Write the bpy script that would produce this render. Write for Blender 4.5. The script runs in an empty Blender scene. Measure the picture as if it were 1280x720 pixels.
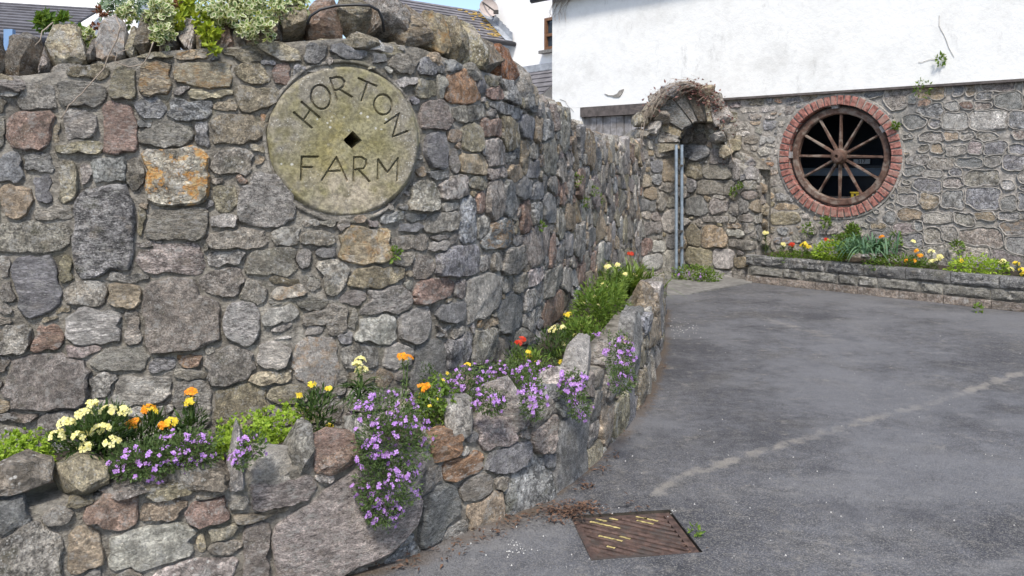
import bpy, math, random
import numpy as np
from mathutils import Vector, Matrix, noise

random.seed(7)
rng = np.random.default_rng(7)
R = math.radians
scene = bpy.context.scene
COL = scene.collection

# ---------------------------------------------------------------- camera, sky, sun, exposure
EYE, FPX, HX, HY = 1.5, 1000.0, 640.0, 207.0      # eye height, focal length in photo pixels, principal point
cam_d = bpy.data.cameras.new('camera')
cam = bpy.data.objects.new('camera', cam_d); COL.objects.link(cam)
cam.location = (0, 0, EYE); cam.rotation_euler = (R(90), 0, 0)
cam_d.sensor_width = 36; cam_d.lens = FPX / 1280 * 36
cam_d.shift_y = -(360 - HY) / 1280
cam_d.clip_start = 0.05; cam_d.clip_end = 1000
scene.camera = cam

SUN_AZ, SUN_EL = -176, 54
w = bpy.data.worlds.new('World'); scene.world = w; w.use_nodes = True
nt = w.node_tree
sky = nt.nodes.new('ShaderNodeTexSky'); sky.sky_type = 'NISHITA'; sky.sun_disc = False
sky.sun_elevation = R(SUN_EL); sky.sun_rotation = R(SUN_AZ); sky.air_density = 1.0; sky.dust_density = 1.6
bg = nt.nodes['Background']; bg.inputs[1].default_value = 0.125
nt.links.new(sky.outputs[0], bg.inputs[0])
sun_d = bpy.data.lights.new('sun', 'SUN'); sun_d.energy = 2.2; sun_d.angle = R(10); sun_d.color = (1, .95, .87)
sun = bpy.data.objects.new('sun', sun_d); COL.objects.link(sun)
D = Vector((math.sin(R(SUN_AZ)) * math.cos(R(SUN_EL)), math.cos(R(SUN_AZ)) * math.cos(R(SUN_EL)), math.sin(R(SUN_EL))))
sun.rotation_euler = D.to_track_quat('Z', 'Y').to_euler(); sun.location = (0, 0, 30)
vs = scene.view_settings
vs.view_transform = 'Standard'; vs.look = 'None'; vs.exposure = 1.0; vs.gamma = 1; vs.use_curve_mapping = False
scene.cycles.max_bounces = 6

# ---------------------------------------------------------------- helpers
def P(x, y, d):            # a photo pixel at distance d -> world point
    return Vector(((x - HX) / FPX * d, d, EYE - (y - HY) / FPX * d))
def tag(o, label=None, cat=None, group=None, kind=None):
    if label: o['label'] = label
    if cat: o['category'] = cat
    if group: o['group'] = group
    if kind: o['kind'] = kind
    return o
def empty(name, loc, label=None, cat=None, group=None, rz=0):
    o = bpy.data.objects.new(name, None); COL.objects.link(o)
    o.location = loc; o.rotation_euler = (0, 0, rz); o.empty_display_size = .1
    return tag(o, label, cat, group)
def link(name, me, parent=None, world=None):
    o = bpy.data.objects.new(name, me); COL.objects.link(o)
    if world is not None:
        o.location = world
    if parent is not None:
        o.parent = parent
        bpy_m = Matrix.Translation(parent_world(parent)) @ Matrix.Rotation(parent_rot(parent), 4, 'Z')
        o.matrix_parent_inverse = bpy_m.inverted()
    return o
def parent_world(p):
    return WORLD.get(p.name, Vector(p.location))
def parent_rot(p):
    return p.rotation_euler.z if p.type == 'EMPTY' else 0
WORLD = {}
def mesh(name, v, f, mats, tone=None, mi=None, smooth=True, sharp=None):
    me = bpy.data.meshes.new(name)
    me.from_pydata([tuple(p) for p in v], [], f)
    for m in (mats if isinstance(mats, (list, tuple)) else [mats]): me.materials.append(m)
    if mi is not None: me.polygons.foreach_set('material_index', mi)
    if tone is not None:
        a = me.attributes.new('tone', 'FLOAT_COLOR', 'POINT')
        t = np.asarray(tone, dtype=np.float32)
        if t.ndim == 1: t = np.tile(t, (len(v), 1))
        a.data.foreach_set('color', t.ravel())
    if smooth:
        me.polygons.foreach_set('use_smooth', [True] * len(me.polygons))
        if sharp: me.set_sharp_from_angle(angle=R(sharp))
    me.update()
    return me
class MB:
    def __init__(s): s.v, s.f, s.m = [], [], []
    def add(s, v, f, mi=0):
        b = len(s.v); s.v += [tuple(p) for p in v]; s.f += [tuple(i + b for i in q) for q in f]; s.m += [mi] * len(f)
    def box(s, c, x, y, z, mi=0):       # centre and three half-axis vectors
        c, x, y, z = Vector(c), Vector(x), Vector(y), Vector(z)
        s.add([c + i * x + j * y + k * z for k in (-1, 1) for j in (-1, 1) for i in (-1, 1)],
              [(0, 2, 3, 1), (4, 5, 7, 6), (0, 1, 5, 4), (2, 6, 7, 3), (0, 4, 6, 2), (1, 3, 7, 5)], mi)
    def abox(s, x0, x1, y0, y1, z0, z1, mi=0):
        s.box(((x0 + x1) / 2, (y0 + y1) / 2, (z0 + z1) / 2), ((x1 - x0) / 2, 0, 0), (0, (y1 - y0) / 2, 0), (0, 0, (z1 - z0) / 2), mi)
    def tube(s, pts, r0, r1=None, n=6, mi=0):
        pts = [Vector(p) for p in pts]; r1 = r0 if r1 is None else r1; v = []; m = len(pts)
        for i, p in enumerate(pts):
            t = (pts[min(i + 1, m - 1)] - pts[max(i - 1, 0)]).normalized()
            a = t.orthogonal().normalized() if i == 0 else (a - t * a.dot(t)).normalized()
            b = t.cross(a); r = r0 + (r1 - r0) * i / max(1, m - 1)
            v += [p + (a * math.cos(k * 2 * math.pi / n) + b * math.sin(k * 2 * math.pi / n)) * r for k in range(n)]
        f = [(i * n + k, i * n + (k + 1) % n, (i + 1) * n + (k + 1) % n, (i + 1) * n + k) for i in range(m - 1) for k in range(n)]
        s.add(v, f + [tuple(range(n))[::-1], tuple(range((m - 1) * n, m * n))], mi)
    def leaf(s, p, d, n, L, W, mi=0, bend=0):
        p = Vector(p); d = d.normalized(); sd = d.cross(n)
        if sd.length < 1e-4: sd = d.orthogonal()
        sd.normalize(); n = sd.cross(d)
        a = p + d * L * .45 + n * bend * .3
        s.add([p, a + sd * W / 2 + n * W * .12, a - n * W * .08, a - sd * W / 2 + n * W * .12, p + d * L - n * bend],
              [(0, 1, 2), (0, 2, 3), (1, 4, 2), (2, 4, 3)], mi)
    def flower(s, p, n, r, mi=0, k=4):
        p = Vector(p); n = n.normalized(); a = n.orthogonal().normalized(); b = n.cross(a); o = random.random() * 6
        for i in range(k):
            t = o + i * 2 * math.pi / k
            u = a * math.cos(t) + b * math.sin(t); v_ = n.cross(u)
            s.add([p, p + u * r * .62 + v_ * r * .45 + n * r * .1, p + u * r + n * r * random.uniform(-.1, .2), p + u * r * .62 - v_ * r * .45 + n * r * .1], [(0, 1, 2, 3)], mi)
    def build(s, name, mats, parent=None, smooth=False, tone=None, sharp=None, origin=None):
        o = Vector(origin) if origin is not None else None
        v = [Vector(p) - o for p in s.v] if o is not None else s.v
        return link(name, mesh(name, v, s.f, mats, tone, s.m, smooth, sharp), parent, o)

# ---------------------------------------------------------------- materials
class NT:
    def __init__(s, name):
        s.m = bpy.data.materials.new(name); s.m.use_nodes = True; s.t = s.m.node_tree; s.b = s.t.nodes['Principled BSDF']
        s.b.inputs['Specular IOR Level'].default_value = .3
    def n(s, ty, props=None, **inp):
        nd = s.t.nodes.new(ty)
        for k, v in (props or {}).items(): setattr(nd, k, v)
        for k, v in inp.items():
            key = int(k[1:]) if k[0] == '_' else k.replace('__', ' ')
            s.set(nd.inputs[key], v)
        return nd
    def set(s, sock, v):
        if isinstance(v, bpy.types.NodeSocket): s.t.links.new(v, sock)
        elif isinstance(v, bpy.types.Node): s.t.links.new(v.outputs[0], sock)
        else: sock.default_value = v
    def noise(s, vec, scale, detail=4, rough=.55):
        return s.n('ShaderNodeTexNoise', None, Vector=vec, Scale=scale, Detail=detail, Roughness=rough).outputs[0]
    def ramp(s, fac, a, b, lo=0., hi=1.):
        return s.n('ShaderNodeMapRange', {'interpolation_type': 'SMOOTHSTEP'}, Value=fac, _1=a, _2=b, _3=lo, _4=hi).outputs[0]
    def math(s, op, a, b): return s.n('ShaderNodeMath', {'operation': op}, _0=a, _1=b).outputs[0]
    def mix(s, fac, a, b, mode='MIX'):
        nd = s.n('ShaderNodeMix', {'data_type': 'RGBA', 'blend_type': mode})
        s.set(nd.inputs[0], fac); s.set(nd.inputs[6], a); s.set(nd.inputs[7], b)
        return nd.outputs[2]
    def grey(s, v):
        nd = s.n('ShaderNodeCombineColor'); [s.set(nd.inputs[i], v) for i in range(3)]
        return nd.outputs[0]
    def bump(s, h, dist, strength=1., normal=None):
        nd = s.n('ShaderNodeBump', None, Height=h, Distance=dist, Strength=strength)
        if normal is not None: s.set(nd.inputs['Normal'], normal)
        return nd.outputs[0]
    def out(s, col, rough=.85, normal=None):
        s.set(s.b.inputs['Base Color'], col); s.set(s.b.inputs['Roughness'], rough)
        if normal is not None: s.set(s.b.inputs['Normal'], normal)
        return s.m
def c4(r, g, b): return (r, g, b, 1)

def stone_material(name, speck=1., moss=.35, bump=1.):
    k = NT(name)
    at = k.n('ShaderNodeAttribute', {'attribute_name': 'tone'})
    pos = k.n('ShaderNodeNewGeometry').outputs['Position']
    off = k.n('ShaderNodeVectorMath', {'operation': 'SCALE'}, _0=at.outputs['Color'], Scale=90.).outputs[0]
    p = k.n('ShaderNodeVectorMath', {'operation': 'ADD'}, _0=pos, _1=off).outputs[0]
    wn = k.n('ShaderNodeTexWhiteNoise', {'noise_dimensions': '3D'}, Vector=k.n('ShaderNodeVectorMath', {'operation': 'SCALE'}, _0=at.outputs['Color'], Scale=1000.).outputs[0])
    ws = k.n('ShaderNodeSeparateColor', None, Color=wn.outputs['Color'])
    g1, g2 = k.ramp(ws.outputs[0], 0, 1, .55, 1.5), k.ramp(ws.outputs[1], .45, 1, 1., 2.6)
    p = k.n('ShaderNodeVectorMath', {'operation': 'SCALE'}, _0=p, Scale=g1).outputs[0]
    cz = k.n('ShaderNodeCombineXYZ', None, X=1., Y=1., Z=g2).outputs[0]
    p = k.n('ShaderNodeVectorMath', {'operation': 'MULTIPLY'}, _0=p, _1=cz).outputs[0]
    big, mid, fine = k.noise(p, 7, 5, .6), k.noise(p, 26, 6, .62), k.noise(p, 95, 5, .65)
    col = k.mix(1., at.outputs['Color'], k.grey(k.ramp(big, .33, .67, .58, 1.45)), 'MULTIPLY')
    col = k.mix(1., col, k.grey(k.ramp(mid, .36, .64, .42, 1.6)), 'MULTIPLY')
    col = k.mix(1., col, k.grey(k.ramp(fine, .38, .62, .48, 1.5)), 'MULTIPLY')
    warm = k.noise(p, 13, 3)
    col = k.mix(k.ramp(warm, .55, .72, 0, .5), col, c4(.21, .165, .11))
    col = k.mix(k.math('MULTIPLY', k.ramp(k.noise(p, 10, 4), .56, .7, 0, moss), 1.), col, c4(.12, .12, .055))
    crust = k.ramp(k.noise(p, 19, 8, .74), .53, .60, 0, .72)
    col = k.mix(crust, col, c4(.50, .485, .455))
    vor = k.n('ShaderNodeTexVoronoi', None, Vector=p, Scale=75.).outputs['Distance']
    gate = k.ramp(k.noise(p, 8, 3), .44, .56)
    sp = k.math('MULTIPLY', k.ramp(vor, .14, .3, .95 * speck, 0), gate)
    col = k.mix(sp, col, c4(.62, .61, .57))
    lich = k.math('MULTIPLY', k.ramp(k.noise(p, 17, 7, .65), .515, .56), at.outputs['Alpha'])
    lcol = k.mix(k.ramp(fine, .4, .6), c4(.62, .26, .03), c4(.55, .36, .13))
    col = k.mix(lich, col, lcol)
    h = k.math('ADD', k.math('MULTIPLY', k.noise(p, 22, 8, .68), 1.), k.math('MULTIPLY', fine, .25))
    cr = k.n('ShaderNodeTexVoronoi', {'feature': 'DISTANCE_TO_EDGE'}, Vector=k.n('ShaderNodeVectorMath', {'operation': 'ADD'}, _0=p, _1=k.n('ShaderNodeTexNoise', None, Vector=p, Scale=9.).outputs['Color']).outputs[0], Scale=9.).outputs[0]
    h = k.math('ADD', h, k.ramp(cr, 0, .05, -.12, 0))
    return k.out(col, .88, k.bump(h, .06 * bump, 1.))
M = {}
M['stone'] = stone_material('rubble_stone')
M['far_stone'] = stone_material('far_rubble_stone', .7, .3, .9)

def simple(name, col, rough=.8, var=.3, scale=20, bump=0., spec=.3, metal=0., col2=None, s2=5):
    k = NT(name); p = k.n('ShaderNodeNewGeometry').outputs['Position']
    n1 = k.noise(p, scale, 6, .65)
    c = k.mix(1., c4(*col), k.grey(k.ramp(n1, .3, .7, 1 - var, 1 + var)), 'MULTIPLY')
    if col2: c = k.mix(k.ramp(k.noise(p, s2, 5, .65), .47, .62), c, c4(*col2))
    k.b.inputs['Specular IOR Level'].default_value = spec; k.b.inputs['Metallic'].default_value = metal
    return k.out(c, rough, k.bump(n1, bump, 1.) if bump else None)
k = NT('mortar'); p = k.n('ShaderNodeNewGeometry').outputs['Position']
n1 = k.noise(p, 16, 8, .7); n2 = k.noise(p, 3.5, 4)
c = k.mix(k.ramp(n2, .35, .65), c4(.28, .255, .215), c4(.365, .338, .295))
c = k.mix(k.ramp(k.noise(p, 6, 4), .55, .7, 0, .55), c, c4(.13, .12, .07))
c = k.mix(1., c, k.grey(k.ramp(n1, .32, .68, .52, 1.38)), 'MULTIPLY')
c = k.mix(k.ramp(k.noise(p, 30, 6, .7), .62, .7, 0, .6), c, c4(.45, .43, .39))
M['mortar'] = k.out(c, .92, k.bump(k.math('ADD', n1, k.math('MULTIPLY', k.noise(p, 70, 4, .7), .35)), .06, 1.))
M['pointing'] = simple('pale_pointing', (.30, .275, .245), .92, .4, 22, .02, .3, 0, (.24, .225, .20), 4)
M['soil'] = simple('dark_soil', (.05, .038, .028), .95, .5, 40, .03)
M['asphalt_pit'] = simple('gully_dirt', (.045, .038, .03), .95, .4, 30)
M['rust'] = simple('rusty_cast_iron', (.088, .056, .045), .75, .5, 25, .004, .35, .1, (.065, .052, .045), 9)
M['yellow_paint'] = simple('worn_yellow_paint', (.36, .29, .12), .85, .6, 70)

M['chips'] = simple('white_stone_chips', (.62, .60, .56), .8, .2, 30)
M['brick'] = simple('red_brick', (.27, .118, .095), .85, .55, 25, .006, .2, 0, (.30, .185, .15), 7)
M['wheel_wood'] = simple('weathered_wheel_wood', (.10, .058, .042), .7, .45, 14, .006, .3, 0, (.20, .16, .13), 6)
M['iron'] = simple('dark_iron', (.05, .045, .04), .6, .3, 30)
M['galv'] = simple('blue_grey_galvanised_steel', (.24, .29, .34), .5, .25, 12, 0, .5, .3)
M['boards'] = simple('silvered_boards', (.27, .255, .25), .8, .35, 9, .004, .2, 0, (.18, .165, .155), 6)
M['dark_wood'] = simple('dark_timber', (.10, .085, .078), .8, .35, 12)
M['black'] = simple('black_rubber', (.012, .012, .013), .45, .2, 20, 0, .5)
M['gutter'] = simple('dark_gutter', (.035, .035, .04), .5, .2, 20)
M['slate'] = simple('grey_slate', (.135, .13, .14), .8, .3, 8, .004, .3, 0, (.10, .095, .10), 3)
M['tile'] = simple('grey_brown_roof_tile', (.165, .158, .168), .85, .3, 5, .004, .2, 0, (.125, .12, .125), 2)
M['tile_lichen'] = simple('yellow_lichened_roof_tile', (.17, .145, .13), .85, .3, 5, .004, .2, 0, (.42, .27, .05), 3)
M['roof_lichen'] = simple('ochre_roof_lichen', (.34, .23, .07), .95, .4, 30)
M['lead'] = simple('lead_flashing', (.30, .32, .35), .6, .25, 8)
M['window_frame'] = simple('brown_window_frame', (.17, .085, .045), .5, .2, 20)
k = NT('window_glass'); k.b.inputs['Metallic'].default_value = 0; k.b.inputs['Specular IOR Level'].default_value = .8
M['glass'] = k.out(c4(.03, .045, .06), .06)
M['dish'] = simple('satellite_dish_grey', (.42, .36, .33), .6, .1, 10)
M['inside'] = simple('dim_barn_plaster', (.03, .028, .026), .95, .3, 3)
M['car_paint'] = simple('dark_car_paint', (.016, .02, .03), .3, .1, 3, 0, .6)
M['bumper'] = simple('grey_blue_bumper', (.20, .25, .31), .45, .1, 3)
M['plate'] = simple('number_plate_white', (.55, .58, .6), .4, .05, 3)
M['yellow_plastic'] = simple('yellow_plastic', (.42, .31, .03), .6, .2, 20)
M['terracotta'] = simple('terracotta_red', (.30, .105, .05), .8, .3, 10, .004)
M['fascia_blue'] = simple('pale_blue_fascia', (.16, .26, .42), .6, .1, 5)
k = NT('white_render'); p = k.n('ShaderNodeNewGeometry').outputs['Position']
st = k.n('ShaderNodeMapping', None, Vector=p, Scale=(3, 3, 1.2)).outputs[0]
c = k.mix(k.ramp(k.noise(p, 1.3, 8, .75), .47, .7, 0, .6), c4(.755, .745, .715), c4(.56, .545, .51))
c = k.mix(k.math('MULTIPLY', k.ramp(k.noise(st, 1.3, 10, .8), .53, .7, 0, .6), k.ramp(k.noise(p, .8, 3), .45, .58)), c, c4(.30, .29, .27))
n1 = k.noise(p, 9, 8, .7)
M['render'] = k.out(c, .9, k.bump(n1, .007, 1.))
M['white_wall'] = simple('white_house_wall', (.84, .83, .81), .9, .03, 4, .004)

def millstone_material():
    k = NT('millstone_grit'); p = k.n('ShaderNodeNewGeometry').outputs['Position']
    at = k.n('ShaderNodeAttribute', {'attribute_name': 'tone'})
    n1, n2 = k.noise(p, 7, 6, .65), k.noise(p, 60, 6, .7)
    c = k.mix(k.ramp(n1, .38, .62), c4(.25, .228, .138), c4(.20, .178, .085))
    c = k.mix(k.ramp(k.noise(p, 4.5, 5, .6), .48, .62, 0, .7), c, c4(.265, .222, .085))
    s = k.n('ShaderNodeSeparateColor', None, Color=at.outputs['Color'])
    c = k.mix(k.math('MULTIPLY', s.outputs[0], k.ramp(k.noise(p, 9, 5), .33, .6)), c, c4(.215, .195, .155))      # greyer weathered border
    c = k.mix(k.math('MULTIPLY', s.outputs[1], k.ramp(k.noise(p, 11, 6, .6), .35, .6, 0, .9)), c, c4(.385, .33, .25))  # paler worn base
    c = k.mix(1., c, k.grey(k.ramp(n2, .34, .66, .64, 1.3)), 'MULTIPLY')
    c = k.mix(k.ramp(k.noise(p, 13, 7, .65), .55, .68, 0, .65), c, c4(.13, .115, .07))
    v = k.n('ShaderNodeTexVoronoi', None, Vector=p, Scale=85.).outputs['Distance']
    c = k.mix(k.math('MULTIPLY', k.ramp(v, .13, .25, .9, 0), k.math('MULTIPLY', k.ramp(k.noise(p, 9, 3), .47, .6), s.outputs[0])), c, c4(.56, .55, .50))
    v2 = k.n('ShaderNodeTexVoronoi', None, Vector=p, Scale=26.).outputs['Distance']
    c = k.mix(k.math('MULTIPLY', k.ramp(k.math('ADD', v2, k.math('MULTIPLY', n2, .35)), .28, .36, .7, 0), k.ramp(k.noise(p, 5, 2), .55, .64)), c, c4(.55, .54, .49))
    return k.out(c, .9, k.bump(n2, .006, 1.))
M['millstone'] = millstone_material()

def asphalt_material():
    k = NT('worn_asphalt'); p = k.n('ShaderNodeNewGeometry').outputs['Position']
    at = k.n('ShaderNodeAttribute', {'attribute_name': 'tone'})
    s = k.n('ShaderNodeSeparateColor', None, Color=at.outputs['Color'])
    seamd, dirt, worn = s.outputs[0], s.outputs[1], s.outputs[2]
    fine, mid, big = k.noise(p, 160, 3, .7), k.noise(p, 14, 6, .7), k.noise(p, 1.1, 5, .6)
    c = k.mix(k.ramp(big, .35, .65), c4(.060, .060, .066), c4(.112, .112, .119))
    c = k.mix(k.ramp(k.noise(p, 2.3, 5), .5, .7, 0, .5), c, c4(.125, .118, .108))
    c = k.mix(1., c, k.grey(k.ramp(mid, .3, .7, .74, 1.26)), 'MULTIPLY')
    agg = k.n('ShaderNodeTexVoronoi', None, Vector=p, Scale=210.)
    ac = k.n('ShaderNodeSeparateColor', None, Color=agg.outputs['Color']).outputs[0]
    c = k.mix(k.math('MULTIPLY', k.ramp(ac, .62, .9), k.ramp(worn, 0, 1, .16, .5)), c, c4(.27, .255, .225))
    c = k.mix(k.ramp(ac, .3, .05, 0, .3), c, c4(.035, .035, .04))
    c = k.mix(1., c, k.grey(k.ramp(fine, .35, .65, .82, 1.18)), 'MULTIPLY')
    sw = k.math('ADD', seamd, k.math('MULTIPLY', k.math('SUBTRACT', k.noise(p, 9, 10, .75), .5), 3.2))
    c = k.mix(k.math('MULTIPLY', k.ramp(sw, .05, .7, 0, .85), k.ramp(k.noise(p, 4, 8, .7), .36, .58, .15, 1.)), c, c4(.25, .23, .20))
    dw = k.math('ADD', dirt, k.math('MULTIPLY', k.math('SUBTRACT', k.noise(p, 9, 6, .7), .5), .9))
    c = k.mix(k.ramp(dw, .5, .8, 0, .75), c, c4(.10, .07, .045))
    c = k.mix(k.ramp(k.noise(p, .6, 8, .65), .47, .58, 0, .55), c, c4(.175, .175, .18))
    c = k.mix(k.ramp(k.noise(p, .9, 7, .65), .56, .68, 0, .45), c, c4(.055, .055, .062))
    pt = k.n('ShaderNodeMapping', None, Vector=p, Rotation=(0, 0, .7), Scale=(1, 3, 1)).outputs[0]
    c = k.mix(k.math('MULTIPLY', k.ramp(k.noise(pt, 1.0, 6, .65), .5, .7, 0, .6), worn), c, c4(.21, .205, .20))
    sp = k.n('ShaderNodeTexVoronoi', None, Vector=p, Scale=13.)
    spn = k.n('ShaderNodeSeparateColor', None, Color=sp.outputs['Color']).outputs[1]
    c = k.mix(k.math('MULTIPLY', k.ramp(sp.outputs['Distance'], .03, .08, .7, 0), k.ramp(spn, .86, .88)), c, c4(.5, .49, .46))
    c = k.mix(k.ramp(k.math('ADD', at.outputs['Alpha'], k.math('MULTIPLY', k.math('SUBTRACT', k.noise(p, 12, 6, .7), .5), 1.2)), .3, .8, 0, .8), c, c4(.022, .022, .025))
    h = k.math('ADD', k.ramp(agg.outputs['Distance'], 0, .5, 1, 0), k.math('MULTIPLY', mid, 1.5))
    return k.out(c, .82, k.bump(h, .004, 1.))
M['asphalt'] = asphalt_material()
M['concrete'] = simple('pale_concrete', (.185, .178, .165), .9, .3, 12, .006, .3, 0, (.14, .135, .125), 4)
M['block'] = stone_material('split_face_block', .8, .35, .6)

def leaf_material(name, a, b, trans=.35):
    k = NT(name); g = k.n('ShaderNodeNewGeometry')
    c = k.mix(g.outputs['Random Per Island'], c4(*a), c4(*b))
    k.out(c, .55)
    tr = k.n('ShaderNodeBsdfTranslucent', None, Color=k.mix(1., c, c4(1.25, 1.2, .6), 'MULTIPLY'))
    mx = k.n('ShaderNodeMixShader', None, _0=trans, _1=k.b.outputs[0], _2=tr.outputs[0])
    k.t.links.new(mx.outputs[0], k.t.nodes['Material Output'].inputs[0])
    return k.m
LF = dict(
    aub=leaf_material('grey_green_leaf', (.06, .105, .035), (.14, .20, .07)),
    dark=leaf_material('dark_green_leaf', (.028, .062, .016), (.075, .125, .03)),
    lime=leaf_material('lime_leaf', (.19, .31, .03), (.36, .48, .06)),
    mid=leaf_material('mid_green_leaf', (.08, .155, .025), (.19, .27, .05)),
    strap=leaf_material('strap_leaf', (.09, .15, .025), (.20, .28, .06)),
    daff=leaf_material('blue_green_leaf', (.07, .15, .085), (.14, .24, .13)),
    cream=leaf_material('cream_leaf_margin', (.52, .55, .30), (.62, .62, .46)),
    shine=leaf_material('variegated_leaf_centre', (.10, .18, .05), (.22, .30, .08)),
    yellowgreen=leaf_material('yellow_green_leaf', (.24, .33, .03), (.38, .42, .05)),
    silver=leaf_material('silver_green_leaf', (.16, .24, .15), (.32, .40, .30)),
    purple=leaf_material('violet_petal', (.38, .17, .58), (.64, .38, .80), .3),
    yellow=leaf_material('pale_yellow_petal', (.78, .70, .24), (.84, .80, .45), .3),
    gold=leaf_material('golden_petal', (.80, .58, .03), (.85, .68, .08), .3),
    orange=leaf_material('orange_petal', (.72, .22, .015), (.85, .42, .02), .3),
    red=leaf_material('red_petal', (.42, .02, .012), (.60, .06, .015), .25),
    pink=leaf_material('magenta_petal', (.45, .08, .38), (.60, .15, .50), .3),
    stem=leaf_material('green_stem', (.10, .16, .04), (.16, .22, .07), .1),
    twig=leaf_material('dry_twig', (.22, .17, .13), (.36, .30, .24), .05),
    deadleaf=leaf_material('dead_reddish_leaf', (.12, .055, .05), (.24, .12, .10), .2),
    rustleaf=leaf_material('rust_red_leaf', (.16, .06, .035), (.25, .11, .06), .2),
)

# ---------------------------------------------------------------- wall surfaces
class Wall:
    def __init__(s, pts, flip=False):           # plan points, densified Catmull-Rom
        q = [Vector(p) for p in pts]
        q = [2 * q[0] - q[1]] + q + [2 * q[-1] - q[-2]]
        out = []
        for i in range(1, len(q) - 2):
            for j in range(24):
                t = j / 24; a, b, c, d = q[i - 1:i + 3]
                out.append(.5 * ((2 * b) + (c - a) * t + (2 * a - 5 * b + 4 * c - d) * t * t + (3 * b - a - 3 * c + d) * t ** 3))
        out.append(q[-2])
        s.p = np.array([[v.x, v.y] for v in out])
        dl = np.linalg.norm(np.diff(s.p, axis=0), axis=1)
        s.s = np.concatenate([[0], np.cumsum(dl)]); s.len = s.s[-1]
        tg = np.gradient(s.p, s.s, axis=0); tg /= np.linalg.norm(tg, axis=1)[:, None]
        s.n = np.stack([tg[:, 1], -tg[:, 0]], 1)      # right-hand normal of travel direction
        s.t = tg
        s.px = s.p[:, 0] / s.p[:, 1] * FPX + HX
    def at(s, S):
        x, y = np.interp(S, s.s, s.p[:, 0]), np.interp(S, s.s, s.p[:, 1])
        nx, ny = np.interp(S, s.s, s.n[:, 0]), np.interp(S, s.s, s.n[:, 1])
        return x, y, nx, ny
    def pos(s, S, z, out=0.):
        x, y, nx, ny = s.at(S)
        if S < 0: x += s.t[0, 0] * S; y += s.t[0, 1] * S
        if S > s.len: x += s.t[-1, 0] * (S - s.len); y += s.t[-1, 1] * (S - s.len)
        return Vector((x + nx * out, y + ny * out, z))
    def s_of(s, x): return float(np.interp(x, s.px, s.s))
    def d_of(s, x): return float(np.interp(x, s.px, s.p[:, 1]))
    def sz(s, x, y):
        return s.s_of(x), EYE - (y - HY) / FPX * s.d_of(x)

TONES = dict(g=(.222, .208, .188), b=(.182, .186, .192), w=(.32, .31, .29), r=(.235, .165, .135), p=(.235, .205, .195), t=(.27, .22, .16),
             o=(.235, .21, .152), d=(.135, .118, .098), R=(.29, .17, .10))
def tone_of(ch, lich=0., var=.16):
    c = TONES[ch]; f = 1.36 * (1 + random.uniform(-var, var))
    c = [c[i] * .95 + (.225, .213, .192)[i] * .05 for i in range(3)]
    return (c[0] * f * random.uniform(1.0, 1.07), c[1] * f, c[2] * f * random.uniform(.91, 1.02), lich)

def warp(p, ph=0.):
    s, z = p[..., 0], p[..., 1]
    return np.stack([s + .007 * np.sin(31 * s + 23 * z + ph) + .006 * np.sin(61 * z - 37 * s + 2 * ph) + .004 * np.sin(97 * z + 90 * s),
                     z + .008 * np.sin(29 * s - 19 * z + 1 + ph) + .005 * np.sin(71 * s + 43 * z + ph) + .004 * np.sin(110 * s - 80 * z)], -1)
def half_planes(a, b, ang, r):       # a rough-hewn outline: tilted sides and knocked-off corners, each as normal / distance
    pl = []
    for base, ext in ((0, a), (math.pi / 2, b), (math.pi, a), (-math.pi / 2, b)):
        other = b if ext is a else a
        t = base + r.gauss(0, .10) * min(1.6, ext / other + .35) + ang
        pl.append((math.cos(t) / ext, math.sin(t) / ext))
    for sx, sy in ((1, 1), (-1, 1), (-1, -1), (1, -1)):
        cut = r.choice((.97, .9, .82, .72, .92)) + r.uniform(-.05, .05)
        t = math.atan2(sy * a, sx * b) + r.uniform(-.25, .25)
        dx, dy = math.cos(t), math.sin(t); dist = (abs(dx) * a + abs(dy) * b) * cut; t += ang
        pl.append((math.cos(t) / dist, math.sin(t) / dist))
    return pl
def metric(p, c, H, rnd):             # p (...,2); stones c (N,2), H (N,8,2), rnd (N) radius of round ones -> (..., N)
    q = p[..., None, :] - c
    m = np.einsum('...ni,nki->...nk', q, H); m = np.maximum(m, 1e-4)
    m = (m ** 14).sum(-1) ** (1 / 14)
    if (rnd > 0).any():
        m = np.where(rnd > 0, np.linalg.norm(q, axis=-1) / np.maximum(rnd, 1e-6), m)
    return m

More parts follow.
